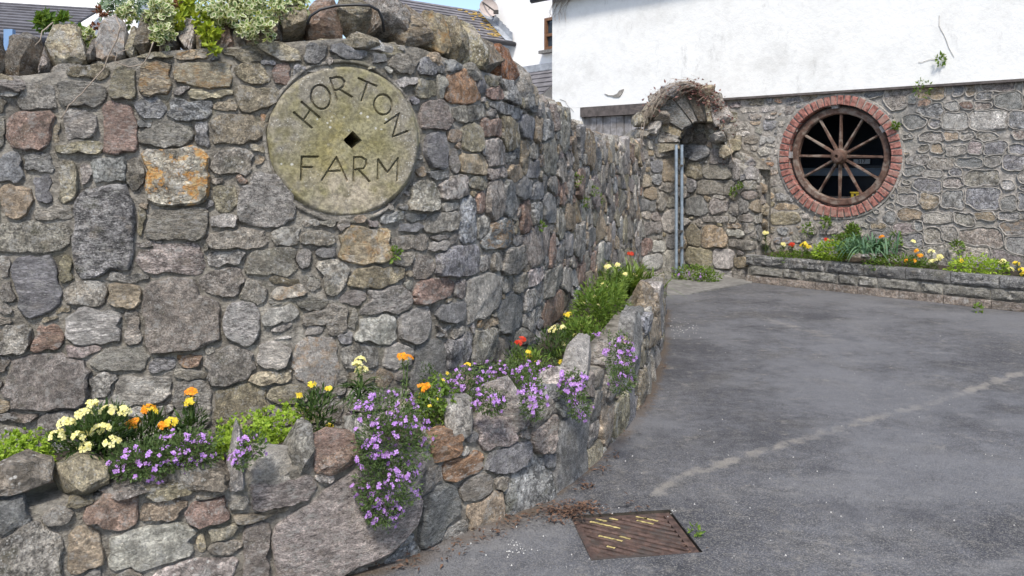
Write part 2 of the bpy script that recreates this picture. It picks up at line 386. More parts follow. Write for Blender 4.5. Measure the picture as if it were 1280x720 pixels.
class Layout:
    def __init__(s, wall, wp=1.):
        s.wall = wall; s.c = []; s.a = []; s.b = []; s.n = []; s.g = []; s.ang = []; s.tone = []; s.emit = []; s.h = []; s.wp = wp; s.H = []; s.rnd = []; s.r = random.Random(5)
    def add(s, c, a, b, tone, grow=1.1, n=None, ang=0., emit=True, h=None):
        s.c.append(c); s.a.append(a); s.b.append(b); s.n.append(n or random.uniform(2.6, 4.5)); s.g.append(grow); s.ang.append(ang)
        s.tone.append(tone); s.emit.append(emit); s.h.append(h)
        s.rnd.append(a if n == 2 else 0.); s.H.append(half_planes(a, b, ang, s.r))
    def add_px(s, box, ox=0, oy=0, sc=1., grow=1.1, ang=None, h=None):
        x0, y0, x1, y1 = [box[0] / sc + ox, box[1] / sc + oy, box[2] / sc + ox, box[3] / sc + oy]
        t = box[4] if len(box) > 4 else 'g'; li = 0.
        if t == 'L': t, li = 'g', .8
        if t.endswith('l'): t, li = t[0], .4
        xm = (x0 + x1) / 2
        s0, s1 = s.wall.s_of(x0), s.wall.s_of(x1); dd = s.wall.d_of(xm)
        z0, z1 = EYE - (y1 - HY) / FPX * dd, EYE - (y0 - HY) / FPX * dd
        if s1 - s0 < .01: return
        s.add(((s0 + s1) / 2, (z0 + z1) / 2), (s1 - s0) / 2, (z1 - z0) / 2, tone_of(t, li), grow, ang=random.uniform(-.07, .07) if ang is None else ang, h=h)
    def arr(s):
        return np.array(s.c).reshape(-1, 2), np.array(s.a), np.array(s.b), np.array(s.H), np.array(s.rnd)
    def fill(s, s0, s1, z0, z1, sizes, tones, grow=1.6, ok=None, clear=.97):
        base = np.array([[0, 0], [1, 0], [-1, 0], [0, 1], [0, -1], [.8, .8], [-.8, .8], [.8, -.8], [-.8, -.8], [.5, 0], [-.5, 0], [0, .5], [0, -.5]])
        C, A, B, Hh, Rd = s.arr() if s.c else (np.zeros((0, 2)), np.zeros(0), np.zeros(0), np.zeros((0, 8, 2)), np.zeros(0))
        for (aw, bw, tries) in sizes:
            for _ in range(tries):
                p = np.array([random.uniform(s0, s1), random.uniform(z0, z1)])
                if ok and not ok(*p): continue
                a, b = aw * random.uniform(.7, 1.35) / 2, bw * random.uniform(.75, 1.35) / 2
                near = np.nonzero((np.abs(C[:, 0] - p[0]) < A + a + .03) & (np.abs(C[:, 1] - p[1]) < B + b + .03))[0]
                if len(near):
                    if metric(p[None], C[near], Hh[near], Rd[near]).min() < clear: continue
                    if metric(base * [a, b] + p, C[near], Hh[near], Rd[near]).min() < clear: continue
                ch = random.choice(tones)
                s.add((p[0], p[1]), a, b, tone_of(ch, random.random() < .05 and .3 or 0.), grow, ang=random.uniform(-.2, .2))
                C = np.vstack([C, [p]]); A = np.append(A, a); B = np.append(B, b); Hh = np.concatenate([Hh, [s.H[-1]]]); Rd = np.append(Rd, 0.)
    def polys(s, gap=.007):
        C, A, B, Hh, Rd = s.arr(); G = np.array(s.ang); grow = np.array(s.g); res = []
        for i in range(len(C)):
            if not s.emit[i]: continue
            big = max(A[i], B[i])
            K = 16 if big < .05 else 22 if big < .09 else 32
            th = np.arange(K) * 2 * math.pi / K + .1
            rad = np.linspace(.15, grow[i] * 1.45, 56)
            dirs = np.stack([A[i] * np.cos(th), B[i] * np.sin(th)], 1)
            ca, sa = math.cos(G[i]), math.sin(G[i])
            dirs = np.stack([dirs[:, 0] * ca - dirs[:, 1] * sa, dirs[:, 0] * sa + dirs[:, 1] * ca], 1)
            pts = C[i] + dirs[:, None, :] * rad[None, :, None]
            wpts = pts + (warp(pts, i * 1.7) - pts) * s.wp
            near = (np.abs(C[:, 0] - C[i, 0]) < A * 2 + A[i] * 2 + .1) & (np.abs(C[:, 1] - C[i, 1]) < B * 2 + B[i] * 2 + .1)
            near[i] = False
            mi = metric(wpts, C[i:i + 1], Hh[i:i + 1], Rd[i:i + 1])[..., 0]
            okm = mi <= grow[i]
            if near.any():
                mo = metric(pts + (warp(pts, 0) - pts) * s.wp, C[near], Hh[near], Rd[near])
                okm &= (mi <= mo.min(-1))
            okm[:, 0] = True
            idx = np.argmin(okm, axis=1); idx[okm.all(1)] = len(rad)
            r = rad[np.maximum(idx - 1, 0)]
            r = np.minimum(r * 1.03, .7 * r + .15 * np.roll(r, 1) + .15 * np.roll(r, -1))
            ln = np.linalg.norm(dirs, axis=1)
            g = gap if np.isscalar(gap) else gap(C[i])
            r = np.maximum(r - g / ln, .12)
            r *= 1 + rng.uniform(-.022, .022, K)
            poly = C[i] + dirs * r[:, None]
            x, y = poly[:, 0], poly[:, 1]
            area = .5 * abs(np.dot(x, np.roll(y, -1)) - np.dot(y, np.roll(x, -1)))
            if area < .00025: continue
            res.append((C[i], poly, area, s.tone[i], s.h[i]))
        return res

def stone_geo(wall, c, poly, area, h=None, base=-.06, rough=1., lift=0.):
    sz = math.sqrt(area); K = len(poly)
    h = h if h is not None else min(.038, .016 + .075 * sz) * random.uniform(.7, 1.25)
    tx, tz = random.uniform(-.16, .16), random.uniform(-.18, .10)
    ph = Vector((random.uniform(0, 50), random.uniform(0, 50), random.uniform(0, 50)))
    rings = [(1.0, None), (1.0, .3), (.975, .8), (.92, 1.0), (.74, 1.0)] + ([(.52, 1.0), (.28, 1.0)] if sz > .09 else [(.38, 1.0)])
    planes = []
    for _ in range(random.choice((1, 2, 2, 3))):
        a_ = random.uniform(0, 6.28); gm = random.uniform(.10, .38); planes.append((math.cos(a_) * gm, math.sin(a_) * gm, h * random.uniform(1.0, 1.25)))
    v = []
    fq = .9 / max(sz, .05)
    for t, hf in rings:
        for k_ in range(K):
            jit = 1 if t >= .99 else 1 + random.uniform(-.03, .03)
            q = c + (poly[k_] - c) * t * jit
            if hf is None: o = base
            else:
                ds, dz = q[0] - c[0], q[1] - c[1]
                nv = noise.noise(Vector((q[0] * fq, q[1] * fq, 0)) * 2.2 + ph) + .6 * noise.noise(Vector((q[0], q[1], 0)) * 34 + ph)
                fc = 1 - 2 * abs(noise.noise(Vector((q[0] * fq, q[1] * fq, 5)) * 1.6 + ph))
                top = h + ds * tx + dz * tz
                for gx_, gz_, h0 in planes: top = min(top, h0 + ds * gx_ + dz * gz_)
                top = max(top, h * .62) + h * rough * (.16 * nv + .12 * fc)
                o = top * hf + lift
                o = max(o, .002 if hf > .3 else -.004)
            v.append(wall.pos(q[0], q[1], o))
    f = []
    for i in range(len(rings) - 1):
        for k_ in range(K):
            a, b = i * K + k_, i * K + (k_ + 1) % K
            f.append((a, b, b + K, a + K))
    nb = len(v); v.append(wall.pos(c[0], c[1], min([h] + [q_[2] for q_ in planes]) + lift)); L = (len(rings) - 1) * K
    for k_ in range(K): f.append((L + k_, L + (k_ + 1) % K, nb))
    return v, f
def pix_area(v):
    xs = [(p.x / max(p.y, .5) * FPX + HX, HY - (p.z - EYE) / max(p.y, .5) * FPX) for p in v]
    x = np.array([q[0] for q in xs]); y = np.array([q[1] for q in xs])
    return abs(np.dot(x, np.roll(y, -1)) - np.dot(y, np.roll(x, -1))) / 2, x.mean(), y.mean(), x.min(), x.max(), y.min(), y.max()
def emit_stones(layout, parent, mat, gap=.007, limit=280, hf=None, rough=1., name='stone', extra=()):
    items = []
    for c, poly, area, tone, h in layout.polys(gap):
        v, f = stone_geo(layout.wall, c, poly, area, h if h is not None else (hf(area) if hf else None), rough=rough)
        a, xm, ym, x0, x1, y0, y1 = pix_area(v[:len(poly)])
        vis = x1 > -5 and x0 < 1285 and y1 > -5 and y0 < 725
        items.append((a if vis else 0, v, f, tone))
    items.sort(key=lambda t: -t[0])
    rest = MB(); rt = []
    for i, (a, v, f, tone) in enumerate(items):
        if a > 0 and i < limit:
            o = sum(v, Vector()) / len(v)
            link(name, mesh(name, [p - o for p in v], f, mat, tone, sharp=26), parent, o)
        else:
            rest.add(v, f); rt += [tone] * len(v)
    if rest.v:
        tag(link('small_stones', mesh('small_stones', rest.v, rest.f, mat, rt, sharp=26), parent), kind='stuff')
    return len(items)
def core_geo(wall, s0, s1, z0, ztop, step=.04, amp=.012, thick=.42, hole=None, out=0., backs=True, seed=0.):
    ns = max(2, int((s1 - s0) / step)); mb = MB(); v = []; f = []
    zt = [ztop(s0 + (s1 - s0) * i / ns) for i in range(ns + 1)]
    nz = max(2, int((max(zt) - z0) / step))
    for i in range(ns + 1):
        S = s0 + (s1 - s0) * i / ns
        for j in range(nz + 1):
            z = z0 + (zt[i] - z0) * j / nz
            o = amp * (noise.noise(Vector((S * 9 + seed, z * 9, 1))) + .9 * noise.noise(Vector((S * 22, z * 22, 3 + seed))) - .15) + out
            v.append(wall.pos(S, z, o))
    keep = lambda i, j: not hole or not hole(s0 + (s1 - s0) * (i + .5) / ns, z0 + (zt[i] - z0) * (j + .5) / nz)
    for i in range(ns):
        for j in range(nz):
            if keep(i, j):
                a = i * (nz + 1) + j; f.append((a, a + nz + 1, a + nz + 2, a + 1))
    if backs:
        b = len(v)
        for i in range(ns + 1):
            S = s0 + (s1 - s0) * i / ns
            v.append(wall.pos(S, zt[i] + .02 * noise.noise(Vector((S * 8, 3, 1))), -thick * .5)); v.append(wall.pos(S, zt[i], -thick)); v.append(wall.pos(S, z0, -thick))
        for i in range(ns):
            t0, t1 = i * (nz + 1) + nz, (i + 1) * (nz + 1) + nz
            m0, m1 = b + i * 3, b + (i + 1) * 3
            f += [(t0, t1, m1, m0), (m0, m1, m1 + 1, m0 + 1), (m0 + 1, m1 + 1, m1 + 2, m0 + 2)]
        n0 = list(range(0, nz + 1)); e = ns * (nz + 1)
        f.append(tuple(n0 + [b, b + 1, b + 2])); f.append(tuple([e + j for j in range(nz + 1)][::-1] + [b + ns * 3 + 2, b + ns * 3 + 1, b + ns * 3]))
    return v, f

def rock_geo(c, ax, ay, az, seed=0, sub=3, box=.55, rough=.10, cuts=4, bend=0., taper=0.):
    import bmesh
    r = random.Random(seed); ph = Vector((r.uniform(0, 90), r.uniform(0, 90), r.uniform(0, 90)))
    bm = bmesh.new(); pts = []
    for _ in range(17 + cuts):              # broken angular block: hull of scattered points on a rounded box
        p = Vector((r.gauss(0, 1), r.gauss(0, 1), r.gauss(0, 1))).normalized(); m = max(abs(p.x), abs(p.y), abs(p.z))
        pts.append((p * (1 - box) + (p / m) * box) * r.uniform(.86, 1.0))
    for p in pts: bm.verts.new(p)
    g = bmesh.ops.convex_hull(bm, input=bm.verts)
    bmesh.ops.delete(bm, geom=list(set(x for x in g['geom_interior'] + g['geom_unused'] if isinstance(x, bmesh.types.BMVert))), context='VERTS')
    bmesh.ops.subdivide_edges(bm, edges=bm.edges[:], cuts=3 if sub > 2 else 2, use_grid_fill=True)
    bmesh.ops.smooth_vert(bm, verts=bm.verts[:], factor=.12, use_axis_x=True, use_axis_y=True, use_axis_z=True)
    bmesh.ops.triangulate(bm, faces=bm.faces[:])
    v = []
    for q in bm.verts:
        p = q.co.copy()
        p *= 1 + rough * (.35 * noise.noise(p * 1.7 + ph) + .5 * noise.noise(p * 5 + ph) + .35 * noise.noise(p * 12 + ph))
        tf = 1 - taper * max(0, p.z + .2); p.x *= tf; p.y *= tf
        p.x += bend * p.z
        v.append(Vector(c) + ax * p.x + ay * p.y + az * p.z)
    bm.verts.index_update(); bm.normal_update()
    f = [tuple(x.index for x in q.verts) for q in bm.faces]
    bm.free()
    return v, f
def rock(name, c, ax, ay, az, tone, mat, parent, **kw):
    v, f = rock_geo((0, 0, 0), ax, ay, az, **kw)
    return link(name, mesh(name, v, f, mat, tone, sharp=24), parent, Vector(c))

# ================================================================ MAIN WALL
MW = Wall([((x - HX) / FPX * d, d) for x, d in [(-160, 3.05), (0, 3.2), (200, 3.36), (340, 3.47), (433, 3.58), (490, 3.70), (540, 3.86), (585, 4.08), (620, 4.36), (650, 4.74), (680, 5.2), (710, 6.0), (740, 7.05), (770, 8.5), (800, 10.6)]])
TOPX = [-160, 0, 110, 200, 300, 430, 520, 580, 620, 650, 680, 710, 740, 770, 800]
TOPZ = [1.82, 1.85, 1.90, 1.98, 2.01, 2.07, 2.06, 2.0, 1.99, 1.92, 1.87, 1.79, 1.67, 1.66, 1.70]
TOPS = [MW.s_of(x) for x in TOPX]; TOPS[0] = 0
mtop = lambda S: float(np.interp(S, TOPS, TOPZ))
MSX, MSY = 433.5, 176.5
ms_s, ms_z = MW.sz(MSX, MSY); ms_d = MW.d_of(MSX); ms_r = 96 * ms_d / 1000
wall_t = empty('farm_stone_wall', MW.pos(MW.len * .3, 0), 'tall curved grey rubble stone wall carrying the round carved stone', 'wall')
v, f = core_geo(MW, 0, MW.len, 0, mtop, .035, .010, .42, out=.005, hole=lambda S, z: (S - ms_s) ** 2 + (z - ms_z) ** 2 < (.94 * ms_r) ** 2)
link('mortar', mesh('mortar', v, f, M['mortar']), wall_t)

LA = Layout(MW)
LA.add((ms_s, ms_z), ms_r * 1.015, ms_r * 1.015, None, 1, n=2, emit=False)
CA = "80,335,215,445,g 240,325,420,430,g 440,270,550,400,o 565,240,695,375,ol 695,250,915,350,ol 905,200,1045,245,o 1050,180,1205,240,o 940,260,1075,330,o 1085,255,1165,345,r 1165,255,1220,305,b 765,355,930,395,o 675,400,840,485,b 530,390,668,475,b 860,400,950,448,o 945,350,1110,440,o 25,450,210,600,r -30,395,32,460,d 270,425,385,555,g 215,495,248,570,o 415,420,548,615,r 555,480,610,512,b 575,490,770,590,g 775,485,840,580,b 860,460,1065,580,o 1030,450,1085,495,R 220,570,400,618,o -30,470,30,600,g 90,610,215,690,b 0,610,90,735,b 360,625,515,735,b 570,585,840,820,L 505,630,590,765,g 860,590,1010,700,g 985,575,1070,608,o 320,650,375,745,g 0,350,75,395,w 550,215,690,245,o 700,205,840,245,ol 400,440,412,560,g"
CE = "0,105,130,232,t 135,50,215,182,b 240,10,315,165,o 140,185,300,245,g -20,245,265,370,g 60,385,250,610,b 235,385,290,495,o 305,110,535,455,b 555,195,585,315,o 595,190,820,318,g 540,320,650,358,g 545,330,805,450,p 430,448,580,488,g 260,480,430,580,g 435,490,560,585,t 0,390,50,470,g 0,475,75,570,g 0,575,55,620,g 850,65,900,95,g 945,60,985,98,r 855,105,950,205,o 845,215,945,272,w 960,50,1190,265,g 850,275,1065,355,g 1080,270,1200,345,g 1205,285,1345,345,g 830,360,970,425,g 980,355,1180,460,g 1185,350,1245,440,g 780,440,985,552,g 1085,465,1200,495,o 1085,500,1210,558,wl 955,480,1065,565,g 1225,435,1310,535,g 1180,545,1300,605,g 1055,580,1200,690,w 580,480,885,755,p 895,570,1030,735,w 275,600,480,738,w 500,605,570,735,g"
CO = "0,20,130,145,g 135,15,255,125,r 270,95,405,152,p 365,105,585,205,w 595,150,705,210,b 705,130,810,188,rl 810,100,870,145,g 685,190,830,235,g 830,105,1020,250,g 1030,95,1160,195,w 1000,195,1170,255,o 1045,65,1160,82,w 1060,0,1200,50,g 1220,0,1340,60,w 20,130,360,350,p -20,150,45,215,d -20,220,22,265,d 365,205,465,305,g 450,225,690,345,w 690,235,850,430,g 850,260,1070,420,o 1070,260,1220,330,o 160,360,310,480,g -20,430,95,505,g -20,370,130,400,d 340,315,450,400,g 480,340,650,390,g 660,330,710,370,g 1175,70,1345,265,wl"
CB = "255,175,348,255,b 355,185,500,235,b 510,175,610,210,w 515,210,585,255,b 590,210,700,300,g 705,230,808,298,b 812,240,880,285,b 625,305,698,345,w 695,320,778,400,o 780,305,820,380,w 825,290,940,415,R 720,400,838,522,p 840,420,965,490,g 930,300,975,375,b 975,310,1020,345,o 980,345,1045,405,r 960,475,1040,548,r 1040,470,1105,600,o 880,490,958,605,o 825,520,875,572,t 735,525,825,670,b 830,600,865,695,g 870,615,978,700,t 960,555,1050,670,g 1050,600,1115,640,b 990,415,1130,465,b 1045,330,1105,420,b 975,670,1060,715,p 1105,460,1165,550,b 1115,560,1150,690,t 1150,580,1180,640,g 1140,640,1185,715,b 1170,470,1200,570,t 1195,480,1245,560,b 1130,380,1180,450,b"
CF = "750,40,835,75,b 1060,20,1125,90,t 675,85,790,215,g 790,65,905,155,g 905,65,975,120,o 805,165,870,205,w 730,210,868,288,g 560,205,650,250,b 655,205,745,245,b 630,250,715,290,b 630,170,662,205,b 500,235,545,270,p 390,245,435,285,g 320,240,380,270,g 250,240,315,272,g 400,270,600,415,ol 600,295,745,360,g 745,320,832,372,w 610,365,690,420,g 690,380,775,465,p 780,340,945,470,b 835,285,865,340,g 760,295,835,318,g 870,150,940,335,b 935,130,975,215,r 975,80,1040,250,g 1040,75,1095,220,b 940,225,995,315,g 950,230,1080,360,bl 1085,300,1125,340,g 950,375,995,450,g 1000,365,1040,445,g 1040,350,1135,455,g 1100,75,1165,155,b 1115,165,1155,290,r 1150,90,1205,160,b 1160,170,1205,250,b 1205,140,1250,255,b 1130,265,1230,415,p 300,345,382,390,b 270,400,430,535,g 430,430,640,510,o 645,475,690,520,w 690,470,845,565,r 400,520,510,585,g 490,510,680,610,g 255,585,430,700,g 430,600,465,680,g 460,625,612,730,w 630,600,747,727,w 790,565,900,648,b 885,460,1030,635,w 845,480,895,560,p 760,660,835,705,g 1030,530,1120,705,b 1035,455,1085,525,g 1090,455,1135,525,g 1135,435,1200,500,p 1125,500,1205,590,g 1120,595,1190,680,g 1205,545,1270,650,r 1205,435,1280,530,g 965,630,1025,670,t"
CH = "140,105,190,155,b 160,155,290,260,g 320,155,425,260,w 505,85,580,130,b 580,85,630,135,g 430,140,565,345,b 560,120,665,240,b 660,100,755,240,g 755,135,810,230,g 805,100,890,170,g 290,260,350,345,t 85,370,160,470,d 890,110,930,160,w 820,180,880,240,g"
def parse(t):
    for q in t.split():
        a = q.split(','); yield tuple(float(x) for x in a[:4]) + (a[4],)
for txt, ox, oy in ((CA, 0, 0), (CE, 0, 200), (CO, 0, 400), (CB, 300, 0), (CF, 300, 200), (CH, 380, 380)):
    for b in parse(txt): LA.add_px(b, ox, oy, 3.2, 1.2)
s620, s640 = MW.s_of(625), MW.s_of(660)
inwall = lambda S, z: z < mtop(S) - .012 and z > .25
LA.fill(0, MW.s_of(0) - .02, .3, 1.9, [(.26, .17, 200), (.16, .1, 400)], 'ggbwrpo', 1.5, inwall)
LA.fill(s620, MW.len, .3, 2.0, [(.27, .2, 260), (.2, .15, 700), (.14, .11, 1200), (.09, .07, 2500), (.055, .045, 2500)], 'gggwgbwpotrt', 1.55, inwall)
LA.fill(0, s640, .3, 2.07, [(.2, .1, 1500), (.12, .06, 3500), (.07, .045, 4500), (.045, .03, 3000)], 'gggbwoot', 1.35, inwall)
n = emit_stones(LA, wall_t, M['stone'], gap=.0045, limit=240)
print('main wall stones', n)

# coping stones standing on the wall top: x0, y0, x1, y1 in the photo, tone, lean
COPE = [(-52, 40, -4, 104, 'd', 0), (0, 44, 48, 110, 'd', 0), (53, 33, 109, 92, 'o', -.1), (117, 25, 155, 82, 'W', .12), (166, 17, 194, 70, 'd', 0), (215, 26, 244, 64, 'g', .1),
        (266, 30, 290, 66, 'r', 0), (308, 28, 339, 60, 'r', 0), (350, 1, 388, 50, 'o', .1), (389, -6, 430, 50, 'r', .0), (429, -6, 470, 46, 'o', -.1), (478, -8, 510, 46, 'g', .12),
        (506, 10, 541, 64, 't', .05), (538, 16, 571, 70, 'ol', -.05), (566, 26, 592, 86, 'o', -.1), (588, 32, 613, 86, 'o', -.05), (610, 50, 636, 92, 'd', .1), (630, 62, 655, 120, 'R', -.32),
        (649, 82, 669, 134, 'g', -.15), (108, 48, 122, 84, 'g', .1), (154, 34, 170, 76, 'o', 0), (194, 30, 218, 68, 'g', -.1), (243, 32, 268, 68, 'o', .1), (288, 30, 312, 64, 'g', 0), (336, 16, 354, 54, 'd', .1), (44, 60, 60, 100, 'g', 0), (466, 6, 482, 46, 'd', .1)]
tv = MW.t
for i, (x0, y0, x1, y1, tn, lean) in enumerate(COPE):
    xm = (x0 + x1) / 2; d = MW.d_of(xm) + .12; S = MW.s_of(xm)
    x, y, nx, ny = MW.at(S); tdir = Vector((-ny, nx, 0))
    wid = abs(MW.s_of(x1) - MW.s_of(x0)) if x0 > -100 else .15
    z0, z1 = EYE - (y1 - HY) / FPX * d, EYE - (y0 - HY) / FPX * d
    li = .0
    if tn == 'W': tone = (.47, .46, .45, .42)
    elif tn == 'ol': tone = tone_of('o', .5)
    elif tn == 'R': tone = (.30, .13, .06, 0)
    else: tone = tone_of(tn, .12)
    c = Vector((x - nx * .12, y - ny * .12, (z0 + z1) / 2 - .01))
    rock('coping_stone', c, tdir * wid * .68, Vector((nx, ny, 0)) * random.uniform(.13, .17), Vector((0, 0, (z1 - z0) * .66)), tone, M['stone'], wall_t, seed=100 + i, sub=3 if i < 17 else 2, box=.5, rough=.16, cuts=7, bend=lean, taper=random.uniform(.15, .42))
S = .1; i = 0
while S < MW.s_of(660):
    x, y, nx, ny = MW.at(S); tdir = Vector((-ny, nx, 0)); sz_ = random.uniform(.045, .085)
    rock('packing_stone', Vector((x - nx * random.uniform(.01, .09), y - ny * random.uniform(.01, .09), mtop(S) + random.uniform(-.035, .0))), tdir * sz_ * 1.2, Vector((nx, ny, 0)) * sz_, Vector((0, 0, sz_ * random.uniform(.5, .9))), tone_of(random.choice('ggoot')), M['stone'], wall_t, seed=700 + i, sub=2, box=.4, rough=.2, cuts=6)
    S += sz_ * random.uniform(1.6, 3.6); i += 1
S = MW.s_of(666); i = 0
while S < MW.len - .1:
    wd = random.uniform(.07, .14); x, y, nx, ny = MW.at(S); hh = random.uniform(.13, .2); tdir = Vector((-ny, nx, 0))
    rock('coping_stone', Vector((x - nx * .12, y - ny * .12, mtop(S) + hh * .32)), tdir * wd * .62, Vector((nx, ny, 0)) * random.uniform(.13, .19), Vector((0, 0, hh * .66)), tone_of(random.choice('ggbotw'), .15), M['stone'], wall_t, seed=300 + i, sub=2, box=.5, rough=.16, cuts=7, bend=random.uniform(-.15, .05), taper=random.uniform(.1, .4))
    S += wd * 1.0; i += 1

# ---------------------------------------------------------------- millstone
def millstone():
    x, y, nx, ny = MW.at(ms_s); nrm = Vector((nx, ny, 0)); tx = Vector((-ny, nx, 0)); up = Vector((0, 0, 1))
    C = MW.pos(ms_s, ms_z, .012)
    sc = ms_d / 1000 / 3.43 * 1.0
    def q(a, b): return ((a - 353) * sc, -(b - 366) * sc)
    segs = []
    def line(*pts):
        for a, b in zip(pts[:-1], pts[1:]): segs.append((q(*a), q(*b)))
    def ell(cx, cy, rx, ry, rot=0):
        pp = [(cx + rx * math.cos(t) * math.cos(rot) - ry * math.sin(t) * math.sin(rot), cy + rx * math.cos(t) * math.sin(rot) + ry * math.sin(t) * math.cos(rot)) for t in np.linspace(0, 2 * math.pi, 25)]
        line(*pp)
    line((130, 250), (203, 312)); line((160, 205), (235, 268)); line((168, 281), (198, 236))
    ell(240, 182, 40, 51, -.2)
    line((280, 100), (308, 192)); line((281, 103), (305, 94), (328, 96), (341, 112), (336, 133), (318, 146), (296, 152)); line((318, 146), (372, 176))
    line((402, 95), (482, 125)); line((442, 110), (415, 190))
    ell(510, 205, 40, 44)
    line((518, 287), (583, 242), (553, 345), (622, 318))
    line((228, 434), (162, 434), (158, 530)); line((161, 478), (203, 478))
    line((245, 532), (305, 435), (352, 535)); line((268, 495), (332, 492))
    line((380, 535), (382, 435), (415, 434), (435, 447), (437, 466), (424, 483), (384, 489)); line((402, 488), (450, 540))
    line((486, 530), (488, 443), (530, 502), (578, 438), (574, 535))
    A = np.array([s[0] for s in segs]); B = np.array([s[1] for s in segs])
    NR, NA = 165, 620
    rr = np.linspace(.0, 1, NR + 1)[1:] ** .9 * ms_r; th = np.arange(NA) * 2 * math.pi / NA
    wob = 1 + .012 * np.sin(3 * th + 1) + .008 * np.sin(7 * th) + .004 * np.sin(19 * th)
    U = rr[:, None] * np.cos(th) * wob; V = rr[:, None] * np.sin(th) * wob * 1.02
    pts = np.stack([U, V], -1).reshape(-1, 2)
    dmin = np.full(len(pts), 9.)
    for a, b in zip(A, B):
        ab = b - a; t = np.clip(((pts - a) @ ab) / (ab @ ab), 0, 1)
        dmin = np.minimum(dmin, np.linalg.norm(pts - a - t[:, None] * ab, axis=1))
    hw = .0050
    dep = -np.clip((hw - dmin) / (hw * .45), 0, 1) * .017
    fr = np.linalg.norm(pts, axis=1) / ms_r
    dep += -.03 * np.clip((fr - .93) / .07, 0, 1) ** 2
    dep += np.array([.004 * noise.noise(Vector((p[0] * 7, p[1] * 7, 2))) + .0025 * noise.noise(Vector((p[0] * 24, p[1] * 24, 5))) for p in pts])
    hx, hy = q(376, 362)
    hd = (np.abs(pts[:, 0] - hx) + np.abs(pts[:, 1] - hy)) / (40 * sc)
    dep = np.where(hd < 1, -.38, dep)
    v = [C + tx * p[0] + up * p[1] + nrm * e for p, e in zip(pts, dep)]
    tone = np.zeros((len(pts) + 1 + NA, 4), np.float32)
    tone[:len(pts), 0] = np.clip((fr - .35) * 2.0 + (pts[:, 1] > 0) * .25 - (pts[:, 0] > .05) * .15, 0, 1)
    g = np.exp(-((pts[:, 0] - .02) / .17) ** 2 - ((pts[:, 1] + .21) / .11) ** 2)
    tone[:len(pts), 1] = np.clip(g * 1.2, 0, 1); tone[:, 3] = 1
    f = [(i * NA + k_, i * NA + (k_ + 1) % NA, (i + 1) * NA + (k_ + 1) % NA, (i + 1) * NA + k_) for i in range(NR - 1) for k_ in range(NA)]
    v.append(C - nrm * .38); b = len(v) - 1
    f += [(k_, b, (k_ + 1) % NA)[::-1] for k_ in range(NA)]
    e = len(v)
    for k_ in range(NA): v.append(v[(NR - 1) * NA + k_] - nrm * .25)
    f += [((NR - 1) * NA + k_, (NR - 1) * NA + (k_ + 1) % NA, e + (k_ + 1) % NA, e + k_) for k_ in range(NA)]
    o = link('millstone', mesh('millstone', [p - C for p in v], f, M['millstone'], tone, sharp=60), None, C)
    tag(o, 'round yellowish millstone carved with HORTON FARM and a square hole', 'millstone')
    # the mortar fillet round its edge
    r = MB(); pts3 = []
    for k_ in range(61):
        t = k_ * 2 * math.pi / 60; wv = 1.022 + .03 * noise.noise(Vector((math.cos(t) * 3, math.sin(t) * 3, 1)))
        pts3.append(MW.pos(ms_s + ms_r * wv * math.cos(t), ms_z + ms_r * wv * 1.02 * math.sin(t), .008))
    r.tube(pts3, .010, n=6)
    r.build('mortar_fillet', M['mortar'], wall_t, True)
millstone()

# ================================================================ LOW FLOWER-BED WALL
BASE = [(-160, 880), (0, 812), (180, 772), (350, 738), (450, 712), (520, 690), (560, 670), (640, 640), (700, 608), (740, 575), (780, 530), (805, 490), (820, 450), (826, 410), (829, 388)]
LW = Wall([((x - HX) / FPX * 1500 / (y - HY), 1500 / (y - HY)) for x, y in BASE])
LTX = [-160, 0, 100, 250, 400, 560, 700, 740, 780, 805, 820, 826, 830]
LTZ = [.42, .42, .42, .43, .43, .40, .40, .44, .46, .50, .48, .36, .28]
LTS = [LW.s_of(x) for x in LTX]; LTS[0] = 0
ltop = lambda S: float(np.interp(S, LTS, LTZ))
low_t = empty('flower_bed_wall', LW.pos(LW.len * .4, 0), 'low curved rubble stone wall edging the flower bed beside the tarmac', 'wall')
v, f = core_geo(LW, 0, LW.len, -.05, ltop, .03, .012, .2, seed=9., out=.003)
link('mortar', mesh('mortar', v, f, M['mortar']), low_t)
LB = Layout(LW)
CP = "-20,420,105,550,b 180,445,285,515,g 340,390,545,525,r 560,405,740,500,t 735,410,915,520,r 580,345,770,418,o -20,520,255,760,g 265,530,410,685,t 445,520,775,685,w 780,545,830,630,o 845,570,965,630,g 965,495,1095,760,p 915,395,1005,445,g 1010,330,1265,445,p 940,445,1150,490,o 590,650,930,790,p 320,690,420,790,g 430,690,570,790,g 770,360,910,402,g 830,510,960,570,o 265,400,390,440,o"
CQ = "300,160,470,295,r 805,235,968,325,R 985,195,1140,305,b 700,285,805,385,g 880,320,1010,415,g 1010,320,1070,375,g 1070,235,1235,470,b 715,345,865,560,b 905,395,1045,540,t 800,500,910,590,g 300,300,370,350,g 1205,225,1260,290,b 1165,100,1265,235,p 765,145,878,248,R 960,100,1090,210,p"
CR = "405,60,545,400,b 540,110,595,200,g 540,190,600,290,o 600,30,650,190,t 650,0,700,150,o"
Sx = LW.s_of
bx_s, bx_z = LW.sz(428, 650)
LB.add((bx_s + .01, bx_z - .015), .33, .165, (.39, .335, .31, 0), 1.06, n=3, ang=.36, h=.05)
for txt, ox, oy in ((CP, 0, 495), (CQ, 300, 495), (CR, 560, 495)):
    for b in parse(txt): LB.add_px(b, ox, oy, 3.2, 1.2)
inl = lambda S, z: z < ltop(S) - .015
LB.fill(Sx(715), LW.len, 0, .5, [(.3, .22, 150), (.2, .14, 300), (.12, .09, 500)], 'ggbwot', 1.5, inl)
